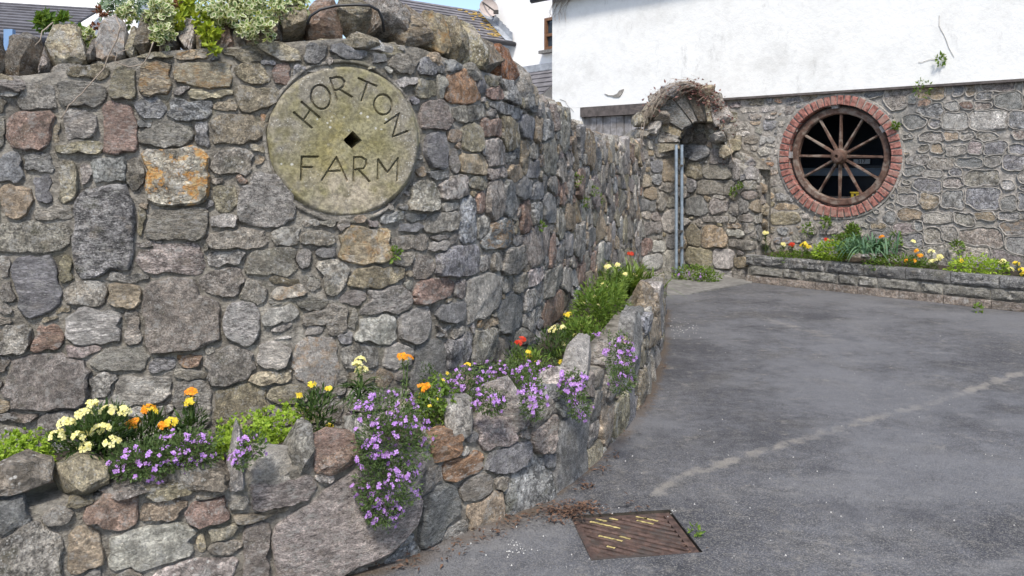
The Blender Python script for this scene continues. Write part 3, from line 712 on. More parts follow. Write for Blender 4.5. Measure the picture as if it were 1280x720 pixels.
LB.fill(0, LW.len, 0, .5, [(.2, .12, 900), (.12, .07, 2500), (.06, .04, 3000)], 'ggbwotp', 1.4, inl)
print('low wall stones', emit_stones(LB, low_t, M['stone'], gap=.005, limit=200))
# cap stones: photo box, tone, lean
CAPS = [(-70, 585, -8, 622, 'g', 0), (-2, 575, 57, 617, 'd', 0), (63, 573, 131, 621, 'o', 0), (208, 576, 285, 611, 'd', 0), (284, 535, 311, 607, 'w', 0), (312, 557, 365, 607, 'w', .1), (364, 533, 394, 590, 'g', .05),
        (396, 546, 446, 588, 'r', 0), (443, 520, 463, 552, 'w', 0), (500, 508, 535, 556, 'o', -.1), (538, 538, 575, 573, 'R', 0), (562, 497, 599, 560, 'g', 0), (600, 519, 641, 562, 'p', 0), (622, 472, 660, 538, 'g', -.05),
        (636, 495, 700, 535, 'g', .0), (676, 482, 706, 502, 'b', 0), (700, 462, 722, 496, 'g', .1), (718, 428, 762, 492, 'w', .2), (764, 422, 800, 475, 't', .1), (786, 388, 822, 450, 'b', .1), (800, 356, 826, 416, 't', 0), (738, 470, 768, 500, 'g', 0), (768, 465, 790, 490, 'o', 0), (131, 596, 212, 616, 'g', 0), (440, 548, 505, 578, 'g', 0), (812, 352, 832, 392, 'g', 0)]
for i, (x0, y0, x1, y1, tn, lean) in enumerate(CAPS):
    xm = (x0 + x1) / 2; S = LW.s_of(min(xm, 828)); x, y, nx, ny = LW.at(S); d = y + .03
    if xm < 0: S = LW.s_of(xm)
    tdir = Vector((-ny, nx, 0))
    wid = (x1 - x0) / FPX * d / max(.45, abs(tdir.x))
    z0, z1 = EYE - (y1 - HY) / FPX * d, EYE - (y0 - HY) / FPX * d
    rock('cap_stone', Vector((x - nx * .06, y - ny * .06, (z0 + z1) / 2)), tdir * wid * .56, Vector((nx, ny, 0)) * random.uniform(.095, .125), Vector((0, 0, (z1 - z0) * .62)), tone_of(tn), M['stone'], low_t, seed=500 + i, sub=3, box=.62, rough=.13, cuts=5, bend=lean, taper=.12)

# ================================================================ GROUND, SOIL, APRON
def ground():
    gx0, gx1, gy0, gy1 = .275, .715, 3.07, 3.455
    xs = sorted(set([-300, -80, -25, -10] + list(np.arange(-5, gx0, .06)) + list(np.linspace(gx0, gx1, 9)) + list(np.arange(gx1 + .06, 7, .06)) + [9, 14, 30, 80, 300]))
    ys = sorted(set([-300, -60, -20, -6, -2, 0, 1.5] + list(np.arange(2.2, gy0, .06)) + list(np.linspace(gy0, gy1, 8)) + list(np.arange(gy1 + .06, 12.5, .07)) + [14, 18, 30, 80, 300]))
    X, Y = np.meshgrid(xs, ys, indexing='ij'); pts = np.stack([X.ravel(), Y.ravel()], 1)
    def pd(poly):
        dm = np.full(len(pts), 9.); poly = np.array(poly)
        for a, b in zip(poly[:-1], poly[1:]):
            ab = b - a; t = np.clip(((pts - a) @ ab) / (ab @ ab), 0, 1)
            dm = np.minimum(dm, np.linalg.norm(pts - a - t[:, None] * ab, axis=1))
        return dm
    g = lambda l: [((x - HX) / FPX * 1500 / (y - HY), 1500 / (y - HY)) for x, y in l]
    seam = pd(g([(836, 618), (862, 603), (895, 586), (940, 568), (1000, 550), (1090, 522), (1150, 507), (1200, 492), (1290, 462), (1500, 420)]))
    ds = np.clip(1 - seam / .042, -5, 1)
    seam2 = pd(g([(960, 400), (1010, 412), (1040, 424)])); ds = np.maximum(ds, .55 * np.clip(1 - seam2 / .12, 0, 1))
    tar = np.clip(1 - pd(g([(716, 622), (722, 632), (742, 637), (765, 637), (800, 633)])) / .03, -3, 1); tar = np.maximum(tar, np.clip(1 - pd(g([(1000, 470), (1040, 500), (1100, 520)])) / .02, -3, .4))
    dl = pd(LW.p[::4].tolist()); dirt = np.clip(1 - dl / .22, 0, 1)
    pl = pd([(3.05, 10.34), (5.9, 7.57)]); dirt = np.maximum(dirt, .8 * np.clip(1 - pl / .15, 0, 1))
    worn = np.clip((4.6 - pts[:, 1]) / 1.6, 0, 1) * .9 + .25 + .45 * np.clip((pts[:, 0] - 2) / 3, 0, 1)
    tone = np.stack([ds, dirt, np.clip(worn, 0, 1), tar], 1)
    ny = len(ys); f = []
    for i in range(len(xs) - 1):
        for j in range(ny - 1):
            cx, cy = (xs[i] + xs[i + 1]) / 2, (ys[j] + ys[j + 1]) / 2
            if gx0 < cx < gx1 and gy0 < cy < gy1: continue
            a = i * ny + j; f.append((a, a + ny, a + ny + 1, a + 1))
    v = []
    for (x, y) in pts:
        z = .006 * noise.noise(Vector((x * 1.3, y * 1.3, 0))) + .003 * noise.noise(Vector((x * 6, y * 6, 2)))
        rx_, ry_ = x - .495, y - 3.2625; rr_ = math.hypot(rx_, ry_); an = R(8) * max(0, min(1, (1.1 - rr_) / .75))
        x, y = .495 + rx_ * math.cos(an) - ry_ * math.sin(an), 3.2625 + rx_ * math.sin(an) + ry_ * math.cos(an)
        v.append((x, y, z if abs(x) < 8 and 2 < y < 13 else 0))
    tag(link('ground', mesh('ground', v, f, M['asphalt'], tone)), 'worn grey tarmac yard with a pale repair seam', kind='structure')
ground()

def soil():
    v, f = [], []; N = 90; Wd = 8
    for i in range(N + 1):
        t = i / N; a = LW.pos(LW.len * t, 0, -.12); 
        sm = MW.s_of(-160) + (MW.s_of(772) - MW.s_of(-160)) * t
        b = MW.pos(sm, 0, 0)
        zt = ltop(LW.len * t)
        for j in range(Wd + 1):
            q = a.lerp(b, j / Wd); q.z = zt - .05 - .03 * j / Wd - .1 * max(0, t - .55) + .02 * noise.noise(Vector((q.x * 7, q.y * 7, 0)))
            v.append(q)
    f = [(i * (Wd + 1) + j, (i + 1) * (Wd + 1) + j, (i + 1) * (Wd + 1) + j + 1, i * (Wd + 1) + j + 1) for i in range(N) for j in range(Wd)]
    tag(link('soil', mesh('soil', v, f, M['soil'])), 'dark soil of the flower bed between the two stone walls', kind='structure')
soil()
def gpt(x, y, z=0.):
    d = (EYE - z) * FPX / (y - HY); return Vector(((x - HX) / FPX * d, d, z))
mb = MB(); pl = [gpt(x, y, .012) for x, y in [(832, 368), (862, 367), (905, 359), (940, 353), (945, 340), (835, 333)]]
mb.add(pl + [q - Vector((0, 0, .05)) for q in pl], [tuple(range(6))] + [(i, (i + 6), (i + 1) % 6 + 6, (i + 1) % 6) for i in range(6)])
tag(mb.build('path', M['concrete']), 'pale concrete threshold slab below the stone arch', kind='structure')

# ================================================================ ARCH GATEWAY
arch_t = empty('gate_arch', P(850, 340, 11.2) * 1.0, 'ruined rubble stone archway with a thick jamb between curved wall and barn', 'archway')
JW = Wall([((x - HX) / FPX * d, d) for x, d in [(786, 10.2), (800, 10.6), (825, 10.85), (850, 11.1)]])
PW = Wall([((x - HX) / FPX * d, d) for x, d in [(840, 11.55), (858, 11.3), (880, 11.02), (915, 10.7), (938, 10.42), (950, 10.6), (960, 11.0)]])
jtop = lambda S: float(np.interp(S, [0, JW.s_of(800), JW.s_of(818), JW.len], [1.75, 1.82, 2.0, 2.05]))
ptop = lambda S: float(np.interp(S, [0, PW.s_of(893), PW.s_of(905), PW.s_of(930), PW.len], [2.15, 2.1, 1.75, 1.45, 1.3]))
for W_, tp in ((JW, jtop), (PW, ptop)):
    v, f = core_geo(W_, 0, W_.len, -.05, tp, .05, .012, .45)
    link('mortar', mesh('mortar', v, f, M['mortar']), arch_t)
J1a = "235,370,310,440,b 230,450,320,510,g 205,530,275,605,b 210,610,270,680,b 280,520,360,660,t 130,620,200,690,o 145,470,190,525,g 255,660,350,720,g 310,380,375,490,b"
J2a = "135,140,195,210,b 195,150,240,210,b 240,100,310,200,g 165,65,240,140,t 60,245,160,320,g 210,220,270,270,p 165,275,265,345,g 270,210,360,340,w 130,380,215,475,r 215,385,295,455,w 300,355,358,435,b 280,445,365,590,w 165,470,280,560,w 70,380,135,450,w 300,130,360,190,g"
J1b = "400,435,555,530,b 570,460,690,555,p 520,555,700,645,g 420,540,515,640,o 410,340,470,430,d 470,370,550,430,d 530,340,630,410,o 700,545,745,650,g"
J2b = "415,125,540,235,b 490,25,705,118,g 415,10,485,95,b 565,140,675,225,g 680,155,740,235,g 735,130,800,230,g 800,145,870,220,t 580,110,650,138,w 525,240,680,285,g 680,245,725,280,w 515,295,665,430,t 670,320,770,365,w 665,285,750,315,t 680,380,830,440,g 770,280,825,345,g 425,430,580,545,o 580,435,705,555,w 710,485,790,550,t 485,565,700,645,w 700,560,780,645,g 430,290,510,420,o 760,90,840,140,p 745,230,820,275,g"
for W_, ta, tb, tp in ((JW, J1a, J2a, jtop), (PW, J1b, J2b, ptop)):
    L_ = Layout(W_)
    for b in parse(ta): L_.add_px(b, 770, 90, 4.8, 1.12)
    for b in parse(tb): L_.add_px(b, 770, 220, 4.8, 1.12)
    L_.fill(0, W_.len, 0, 2.2, [(.2, .14, 300), (.12, .09, 600), (.08, .06, 600)], 'ggbwot', 1.5, lambda S, z: z < tp(S) - .03)
    emit_stones(L_, arch_t, M['far_stone'], gap=.008, limit=140)
# crown: wedge stones between an inner and an outer curve
CW = Wall([((x - HX) / FPX * d, d) for x, d in [(770, 10.98), (860, 10.82), (960, 10.64)]])
def inner(t): return (877 + 29 * math.cos(t), 182 - 30 * math.sin(t))
def outer(t): return (856 + 55 * math.cos(t), 186 - 78 * math.sin(t))
ang = [-.25, .3, .62, 1.02, 1.3, 1.72, 2.0, 2.5, 2.8, 3.05, 3.3]
for i in range(10):
    a0, a1 = ang[i] + .004, ang[i + 1] - .004
    pl = [inner(a0), outer(a0), outer((a0 + a1) / 2), outer(a1), inner(a1), inner((a0 + a1) / 2)]
    pts = []
    for j in range(6):
        p0, p1 = pl[j], pl[(j + 1) % 6]
        for t in (0, .5): pts.append((p0[0] + (p1[0] - p0[0]) * t + random.uniform(-2, 2), p0[1] + (p1[1] - p0[1]) * t + random.uniform(-2.5, 1.5)))
    poly = np.array([CW.sz(*q) for q in pts])[::-1]; c = poly.mean(0)
    v, f = stone_geo(CW, c, poly, .05, h=random.uniform(.03, .08), base=-.4)
    o = sum(v, Vector()) / len(v)
    link('arch_stone', mesh('arch_stone', [q - o for q in v], f, M['far_stone'], tone_of('gogodgbogo'[i], .1), sharp=38), arch_t, o)
for i, (x_, y_, rx, rz) in enumerate([(803, 168, 10, 8), (800, 150, 9, 9), (812, 138, 11, 9), (822, 125, 11, 8), (838, 114, 12, 8), (858, 109, 13, 6), (880, 114, 12, 7), (897, 126, 9, 9), (905, 145, 8, 10), (909, 165, 9, 12), (915, 182, 10, 9), (922, 176, 8, 7), (925, 196, 10, 10), (934, 205, 9, 9), (940, 220, 9, 9), (947, 235, 8, 8), (946, 250, 8, 8), (818, 160, 12, 9), (826, 148, 10, 9), (950, 262, 7, 9), (906, 190, 9, 9), (916, 205, 9, 8), (928, 218, 9, 8), (936, 240, 8, 9), (950, 280, 8, 9), (952, 300, 8, 9), (898, 172, 8, 8)]):
    m_ = 10.7 / 1000; q = P(x_, y_, 10.78)
    rock('rubble_stone', q, Vector((rx * m_ * 1.15, 0, 0)), Vector((0, .22, 0)), Vector((0, 0, rz * m_ * 1.2)), tone_of('googbgtgw'[i % 9], .1), M['far_stone'], arch_t, seed=900 + i, sub=2, box=.5, rough=.18, cuts=5)
mb = MB(); ring = []
for i in range(25):
    t = -.2 + 3.4 * i / 24; a, b = inner(t), outer(t)
    ring.append([CW.pos(*CW.sz(a[0] * .92 + b[0] * .08, a[1] * .92 + b[1] * .08), .004), CW.pos(*CW.sz(a[0] * .1 + b[0] * .9, a[1] * .1 + b[1] * .9), .004)])
vv = []
for a, b in ring:
    n_ = Vector((CW.at(.5)[2], CW.at(.5)[3], 0)) * .36; vv += [a, b, b - n_, a - n_]
ff = [(i * 4 + k_, i * 4 + (k_ + 1) % 4, i * 4 + 4 + (k_ + 1) % 4, i * 4 + 4 + k_) for i in range(24) for k_ in range(4)] + [(0, 3, 2, 1), (96, 97, 98, 99)]
mb.add(vv, ff); mb.build('mortar', M['mortar'], arch_t)

# the steel gate, standing open so that it is seen edge-on
gate = empty('metal_gate', P(851, 340, 11.0), 'blue grey galvanised steel gate seen edge-on in the stone arch', 'gate')
g0 = Vector(((849.5 - HX) / FPX * 10.75, 10.75, 0)); gd = Vector((.2, .98, 0)).normalized()
for nm, off, lat in (('gate_post', -.06, -.045), ('stile', .0, .03), ('stile', .95, .03)):
    mb = MB(); q = g0 + gd * off + Vector((lat, 0, 0)); mb.tube([q + Vector((0, 0, .06)), q + Vector((0, 0, 1.78))], .022, n=10); mb.build(nm, M['galv'], gate, True, sharp=50)
for z in (.12, .75, 1.35, 1.74):
    mb = MB(); q = g0 + Vector((.03, 0, z)); mb.tube([q, q + gd * .95], .016, n=8); mb.build('rail', M['galv'], gate, True)
for k_ in range(7):
    mb = MB(); q = g0 + gd * (.12 + k_ * .12) + Vector((.03, 0, 0)); mb.tube([q + Vector((0, 0, .12)), q + Vector((0, 0, 1.74))], .008, n=6); mb.build('bar', M['galv'], gate, True)
for z in (.4, .62, 1.5):
    mb = MB(); q = g0 + Vector((-.01, -.03, z)); mb.box(q, (.045, 0, 0), (0, .02, 0), (0, 0, .014)); mb.build('hinge', M['iron'], gate)
mb = MB(); q = P(859.5, 340, 11.4); mb.box((q.x, q.y, .98), (.025, 0, 0), (0, .06, 0), (0, 0, .95))
tag(mb.build('timber_post', M['dark_wood']), 'thin dark timber post just behind the steel gate', 'post')

# ================================================================ BARN
BP, BD = Vector((3.5, 10.8, 0)), Vector((2.2, -2.14, 0)).normalized()
BN = Vector((-BD.y, BD.x, 0)) * -1
if BN.dot(Vector((0, -1, 0))) < 0: BN = -BN          # facing the yard
BW = Wall([tuple((BP + BD * t)[:2]) for t in (-4.0, -3, -2, -1, 0, 1, 2, 3, 4.2)])
bs = lambda x: BW.s_of(x)
barn = empty('barn', BP, 'barn with white rendered upper wall over a grey stone base', 'barn')
WS, WZ = BW.sz(1047.5, 195.5); WR = .635
ZB = 2.45
slab0 = bs(898)
inhole = lambda S, z: (S - WS) ** 2 + (z - WZ) ** 2 < (WR + .03) ** 2
v, f = core_geo(BW, slab0, BW.len, 0, lambda S: ZB, .05, .008, .3, hole=inhole, backs=False)
link('mortar', mesh('mortar', v, f, M['pointing']), barn)
LC = Layout(BW)
LC.add((WS, WZ), WR + .165, WR + .165, None, 1, n=2, emit=False)
CD = "995,140,1045,190,b 1045,135,1090,190,t 1110,125,1240,175,p 855,205,905,240,r 855,225,960,280,b 960,215,1020,250,w 1020,215,1075,245,r 1165,180,1270,245,b 1065,250,1210,330,w 950,260,1055,325,w 900,285,955,320,b 1215,255,1300,320,b 795,265,890,325,b 865,335,955,375,g 960,335,1020,370,t 1020,335,1080,370,g 1235,330,1290,365,p 905,380,960,420,t 860,385,900,420,g 970,390,1050,430,w 1055,370,1115,425,p 1125,375,1210,425,b 1215,385,1290,425,b 900,440,1000,485,g 1010,440,1115,480,b 1120,435,1185,475,g 1195,430,1290,490,b 840,520,950,575,b 955,515,1035,560,g 1050,490,1180,550,g 1190,530,1240,565,w 865,580,945,645,t 955,570,1040,640,b 1045,560,1180,645,b 1185,590,1250,650,b 1255,580,1300,650,b 770,580,850,630,g 775,640,870,690,t 880,660,990,700,w 1000,660,1080,710,g 1085,655,1170,690,t 1175,655,1260,690,b 330,195,390,225,b 280,200,315,222,R 235,290,290,330,b 150,235,220,260,w 105,215,150,240,p 130,300,180,330,g 160,350,220,385,g 105,380,150,420,p 245,455,285,475,R 270,650,380,710,o"
for b in parse(CD): LC.add_px(b, 880, 60, 3.2, 1.15)
inb = lambda S, z: .25 < z < ZB - .03
LC.fill(bs(898), bs(965), .3, ZB, [(.2, .1, 300), (.13, .07, 600)], 'pgwtgo', 1.35, inb)
LC.fill(bs(1090), BW.len, .25, ZB, [(.32, .2, 300), (.22, .15, 800), (.14, .1, 1000)], 'bbgbwgtp', 1.6, inb)
LC.fill(bs(960), bs(1135), .25, ZB, [(.24, .12, 500), (.14, .09, 700), (.09, .06, 600)], 'gbgtow', 1.3, inb)
emit_stones(LC, barn, M['far_stone'], gap=lambda c: .012 if c[0] > bs(1110) else .016, limit=220, hf=lambda a: random.uniform(.006, .02), rough=1.2)
# raised ribbon pointing along the joints of the right-hand part
rib = MB(); rt = []
for c, poly, area, tone, h in LC.polys(.001):
    if c[0] < bs(1085) or not inb(*c): continue
    K = len(poly); b = len(rib.v)
    for i in range(K):
        dv = (poly[i] - c); u = dv / np.linalg.norm(dv); wv = .008 + .004 * random.random()
        for e, o in ((wv * .2, .004), (0, .017), (-wv * .9, .017), (-wv * 1.8, .003)):
            q = poly[i] + u * e; rib.v.append(tuple(BW.pos(q[0], q[1], o + random.uniform(-.002, .002))))
    for i in range(K):
        j = (i + 1) % K
        for e in range(3): rib.f.append((b + i * 4 + e, b + i * 4 + e + 1, b + j * 4 + e + 1, b + j * 4 + e)); rib.m.append(0)
tag(rib.build('ribbon_pointing', M['pointing'], barn, True), kind='stuff')
# bricks round the wheel
NB = 52
for k_ in range(NB):
    t0, t1 = (k_ + .07) * 2 * math.pi / NB, (k_ + .93) * 2 * math.pi / NB; r0, r1 = WR + .02 + random.uniform(-.004, .004), WR + .14 + random.uniform(-.006, .006)
    o1 = .03 + random.uniform(-.005, .007); v = []
    for o in (o1, -.22):
        for r, t in ((r0, t0), (r1, t0 + .006), (r1, t1 - .006), (r0, t1)):
            v.append(BW.pos(WS + r * math.cos(t), WZ + r * math.sin(t), o))
    for r, t in ((r0 + .006, t0 + .012), (r1 - .006, t0 + .014), (r1 - .006, t1 - .014), (r0 + .006, t1 - .012)):
        v.append(BW.pos(WS + r * math.cos(t), WZ + r * math.sin(t), o1 + .006))
    f = [(8, 9, 10, 11)] + [(i, (i + 1) % 4, (i + 1) % 4 + 8, i + 8) for i in range(4)] + [(i, i + 4, (i + 1) % 4 + 4, (i + 1) % 4) for i in range(4)]
    o = sum(v, Vector()) / len(v)
    m_ = M['brick']
    link('brick', mesh('brick', [q - o for q in v], f, m_, smooth=False), barn, o)
mb = MB(); vv = []
for k_ in range(73):
    t = k_ * 2 * math.pi / 72
    for r, o in ((WR + .026, .018), (WR + .165, .018), (WR + .175, -.01), (WR + .026, -.24)):
        vv.append(BW.pos(WS + r * math.cos(t), WZ + r * math.sin(t), o + .003 * math.sin(t * 17)))
mb.add(vv, [(i * 4 + a, i * 4 + (a + 1) % 4, i * 4 + 4 + (a + 1) % 4, i * 4 + 4 + a) for i in range(72) for a in range(4)])
mb.build('ring_mortar', M['pointing'], barn, True, sharp=50)
# white render, drip edge, boards, eaves, interior
ns, nz_, v, f = 60, 14, [], []
e0, e1 = bs(692.5), BW.len; ZT = 4.32
for i in range(ns + 1):
    S = e0 + (e1 - e0) * i / ns
    for j in range(nz_ + 1):
        z = ZB + (ZT - ZB) * j / nz_; v.append(BW.pos(S, z, .045 + .006 * noise.noise(Vector((S * 1.7, z * 1.7, 0)))))
f = [(i * (nz_ + 1) + j, (i + 1) * (nz_ + 1) + j, (i + 1) * (nz_ + 1) + j + 1, i * (nz_ + 1) + j + 1) for i in range(ns) for j in range(nz_)]
b = len(v)
for i in range(ns + 1):
    S = e0 + (e1 - e0) * i / ns; v.append(BW.pos(S, ZB, -.25))
f += [(b + i, b + i + 1, (i + 1) * (nz_ + 1), i * (nz_ + 1)) for i in range(ns)]
link('rendered_wall', mesh('rendered_wall', v, f, M['render'], sharp=40), barn)
def slab(mb, S0, S1, z0, z1, o0, o1, mi=0):
    v = [BW.pos(S, z, o) for S in (S0, S1) for z in (z0, z1) for o in (o0, o1)]
    mb.add(v, [(0, 1, 3, 2), (4, 6, 7, 5), (0, 4, 5, 1), (2, 3, 7, 6), (0, 2, 6, 4), (1, 5, 7, 3)], mi)
mb = MB(); slab(mb, bs(905), e1, ZB - .03, ZB - .004, -.1, .056); mb.build('drip_edge', M['dark_wood'], barn)
mb = MB(); slab(mb, e0, bs(729), 0, ZB - .002, -.25, .044); slab(mb, bs(800), bs(897), 0, ZB - .035, -.25, .02); mb.build('rendered_pier', M['render'], barn)
mb = MB(); slab(mb, bs(728), bs(830), ZB - .16, ZB - .006, -.2, .06); mb.build('lintel', M['dark_wood'], barn)
S = bs(729.5)
while S < bs(815):
    mb = MB(); wd = random.uniform(.11, .15); slab(mb, S, S + wd - .012, .05, ZB - .165, -.06, random.uniform(-.02, -.005)); mb.build('board', M['boards'], barn, tone=None); S += wd
mb = MB()
mb.add([BW.pos(e0, z, o) for z in (0, ZT) for o in (.044, -6)], [(0, 1, 3, 2)]); mb.add([BW.pos(e1, z, o) for z in (0, ZT) for o in (.0, -6)], [(0, 2, 3, 1)])
mb.add([BW.pos(s_, z, -6) for z in (0, ZT) for s_ in (e0, e1)], [(0, 1, 3, 2)])
mb.build('side_wall', M['render'], barn)
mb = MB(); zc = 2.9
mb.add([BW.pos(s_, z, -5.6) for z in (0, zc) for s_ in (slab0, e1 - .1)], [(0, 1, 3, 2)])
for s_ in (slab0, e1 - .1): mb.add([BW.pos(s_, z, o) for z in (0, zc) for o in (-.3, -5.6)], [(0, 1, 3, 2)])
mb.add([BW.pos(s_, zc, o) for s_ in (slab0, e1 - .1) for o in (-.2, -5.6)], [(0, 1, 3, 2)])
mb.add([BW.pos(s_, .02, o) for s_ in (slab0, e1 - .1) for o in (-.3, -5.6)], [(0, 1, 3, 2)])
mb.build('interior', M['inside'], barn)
mb = MB(); vv = [BW.pos(S, z, o) for S in (e0 - .32, e1) for z, o in ((ZT - .02, .16), (ZT + .05, .16), (ZT + 2.4, -3), (ZT + .05, -6.4), (ZT - .02, -6.4), (ZT + 2.2, -3))]
mb.add(vv, [(0, 6, 7, 1), (1, 7, 8, 2), (2, 8, 9, 3), (3, 9, 10, 4), (4, 10, 11, 5), (5, 11, 6, 0), (0, 1, 2, 3, 4, 5), (6, 11, 10, 9, 8, 7)]); rf = mb.build('roof', M['slate'], barn)
mb = MB(); mb.tube([BW.pos(e0 - .32, ZT - .02, .21), BW.pos(e1, ZT - .02, .21)], .05, n=8); mb.build('gutter', M['gutter'], barn, True)
# crack in the render
fk = [(758, 117), (763, 119), (769, 119.3), (774, 117.3), (776.5, 113.5), (782, 111.5), (781.5, 114), (779.5, 118), (776.5, 121.8), (770, 122), (767, 120.6), (762, 120.2)]
mb = MB(); mb.add([BW.pos(*BW.sz(x, y), .056) for x, y in fk] + [BW.pos(*BW.sz(x, y), .04) for x, y in fk], [tuple(range(12))] + [(i, i + 12, (i + 1) % 12 + 12, (i + 1) % 12) for i in range(12)]); mb.build('flaked_render', M['pointing'], barn)
for pts in ([(1176, 20), (1175, 33), (1182, 44), (1188, 60), (1194, 72)], [(702, 124), (709, 127), (714, 134), (720, 140)], [(1150, 78), (1160, 76), (1172, 75)]):
    mb = MB()
    q = [BW.pos(*BW.sz(x + random.uniform(-.5, .5), y), .05) for x, y in pts]
    for a, b in zip(q[:-1], q[1:]):
        m_ = a.lerp(b, .5) + Vector((0, 0, random.uniform(-.015, .015)))
        mb.tube([a, m_, b], .0035 if pts[0][0] < 800 else .0025, n=4)
    mb.build('crack', M['pointing'], barn)
# boxed items on the sill and inside
def wheel():
    t = empty('wheel_window', BW.pos(WS, WZ, -.05), 'old brown wooden cart wheel set in the round brick opening', 'wheel')
    ru, rv = BD, Vector((0, 0, 1)); C = BW.pos(WS, WZ, -.075)
    dr = (BW.pos(WS + .1, WZ, 0) - BW.pos(WS, WZ, 0)).normalized()
    def pt(r, a, o): return C + (dr * math.cos(a) + rv * math.sin(a)) * r + BN * o
    mb = MB(); r0, r1 = .54, .625
    prof = [(r0, -.035), (r0, .03), (r0 + .012, .042), (r1 - .012, .042), (r1, .03), (r1, -.035)]
    for k_ in range(72):
        for r, o in prof: mb.v.append(tuple(pt(r + .002 * math.sin(k_ * 1.7), k_ * 2 * math.pi / 72, o)))
    mb.f = [(k_ * 6 + a, k_ * 6 + (a + 1) % 6, ((k_ + 1) % 72) * 6 + (a + 1) % 6, ((k_ + 1) % 72) * 6 + a) for k_ in range(72) for a in range(6)]; mb.m = [0] * len(mb.f)
    rim = mb.build('rim', M['wheel_wood'], t, True, sharp=40)
    mb = MB()
    for k_ in range(72):
        for r, o in ((r1 - .002, -.03), (r1 + .012, -.03), (r1 + .012, .025), (r1 - .002, .025)): mb.v.append(tuple(pt(r, k_ * 2 * math.pi / 72, o)))
    mb.f = [(k_ * 4 + a, k_ * 4 + (a + 1) % 4, ((k_ + 1) % 72) * 4 + (a + 1) % 4, ((k_ + 1) % 72) * 4 + a) for k_ in range(72) for a in range(4)]; mb.m = [0] * len(mb.f)
    mb.build('iron_tyre', M['iron'], t, True, sharp=40)
    for k_ in range(12):
        a = k_ * math.pi / 6 - .02; mb = MB(); u = (dr * math.cos(a) + rv * math.sin(a)); s_ = u.cross(BN)
        v = []
        for r, hw, th in ((.07, .024, .03), (.2, .021, .026), (.45, .016, .02), (.55, .02, .022)):
            for i, j in ((-1, -.6), (-.55, 1), (.55, 1), (1, -.6)): v.append(pt(r, a, 0) + s_ * hw * i + BN * th * j)
        mb.add(v, [(i * 4 + q, i * 4 + (q + 1) % 4, i * 4 + 4 + (q + 1) % 4, i * 4 + 4 + q) for i in range(3) for q in range(4)])
        mb.build('spoke', M['wheel_wood'], t, False)
    mb = MB(); prof = [(.10, -.06), (.10, .05), (.088, .075), (.078, .12), (.06, .13), (.022, .13), (.02, .08)]
    for k_ in range(24):
        for r, o in prof: mb.v.append(tuple(pt(r, k_ * math.pi / 12, o)))
    n_ = len(prof)
    mb.f = [(k_ * n_ + i, k_ * n_ + i + 1, ((k_ + 1) % 24) * n_ + i + 1, ((k_ + 1) % 24) * n_ + i) for k_ in range(24) for i in range(n_ - 1)] + [tuple(k_ * n_ + n_ - 1 for k_ in range(24))]
    mb.m = [0] * len(mb.f); mb.build('hub', M['wheel_wood'], t, True, sharp=40)
    for a in (1.63, .55, 3.1):
        mb = MB(); u = (dr * math.cos(a) + rv * math.sin(a)); s_ = u.cross(BN)
        mb.box(pt(.64, a, .05), u * .028, s_ * .042, BN * .03); mb.build('wedge_block', M['boards'], t)
wheel()
def car():
    k1 = (1079 - HX) / FPX; o0 = BW.pos(WS, 0, -1.25); tt = (k1 * o0.y - o0.x) / (BD.x - k1 * BD.y); o = o0 + BD * tt
    t = empty('parked_van', o, 'dark van with grey bumper parked inside the barn behind the wheel', 'van')
    ax = BD; up = Vector((0, 0, 1)); n_ = BN; zp = EYE - (202 - HY) / FPX * o.y
    prof = [(-3.4, .4), (0, .4), (.04, .6), (.03, 1.5), (-.06, 1.75), (-.2, 2.25), (-3.2, 2.3), (-3.4, 1.6)]
    vv = []; W2 = .9
    for sgn in (-1, 1):
        for oo, z in prof: vv.append(o - ax * .2 + ax * sgn * (W2 - max(0, z - 1.2) * .12) + n_ * oo + up * z)
    k_ = len(prof); mb = MB(); mb.add(vv, [(i, (i + 1) % k_, (i + 1) % k_ + k_, i + k_) for i in range(k_)] + [tuple(range(k_))[::-1], tuple(range(k_, 2 * k_))])
    mb.build('body', M['car_paint'], t)
    mb = MB(); mb.box(o - ax * .2 + n_ * .09 + up * (zp - .155), ax * .95, n_ * .06, up * .045); mb.box(o - ax * .2 + n_ * .1 + up * (zp - .10), ax * .95, n_ * .07, up * .008); mb.build('bumper', M['bumper'], t)
    pc = o + n_ * .05 + up * zp
    mb = MB(); mb.box(pc, ax * .11, n_ * .012, up * .032); pl = mb.build('number_plate', M['plate'], t)
    cu = bpy.data.curves.new('plate_text', 'FONT'); cu.body = '317'; cu.size = .075; cu.extrude = .002; cu.align_x = 'CENTER'; cu.align_y = 'CENTER'
    to = bpy.data.objects.new('tmp', cu); COL.objects.link(to); bpy.context.view_layer.update()
    me = bpy.data.meshes.new_from_object(to.evaluated_get(bpy.context.evaluated_depsgraph_get())); bpy.data.objects.remove(to)
    me.name = 'lettering'; me.materials.clear(); me.materials.append(M['black'])
    mw = Matrix((( ax.x, 0, n_.x, 0), (ax.y, 0, n_.y, 0), (0, 1, 0, 0), (0, 0, 0, 1)))
    me.transform(Matrix.Translation(pc + n_ * .016) @ mw)
    l = link('lettering', me, pl)
    for sx in (-.62, .62):
        mb = MB(); vv = []; c = o - ax * .2 + ax * sx * 1.2 + n_ * -.6 + up * .33
        for j in range(20):
            a = j * math.pi / 10
            for e in (-.09, .09): vv.append(c + ax * e + (n_ * math.cos(a) + up * math.sin(a)) * .31)
        mb.add(vv, [(j * 2, j * 2 + 1, ((j + 1) % 20) * 2 + 1, ((j + 1) % 20) * 2) for j in range(20)] + [tuple(range(0, 40, 2)), tuple(range(1, 40, 2))[::-1]])
        mb.build('tyre', M['black'], t)
car()
c = BW.pos(*BW.sz(1061, 243), -.24)
t = empty('yellow_toolbox', c, 'small yellow plastic box on the sill behind the wheel', 'box')
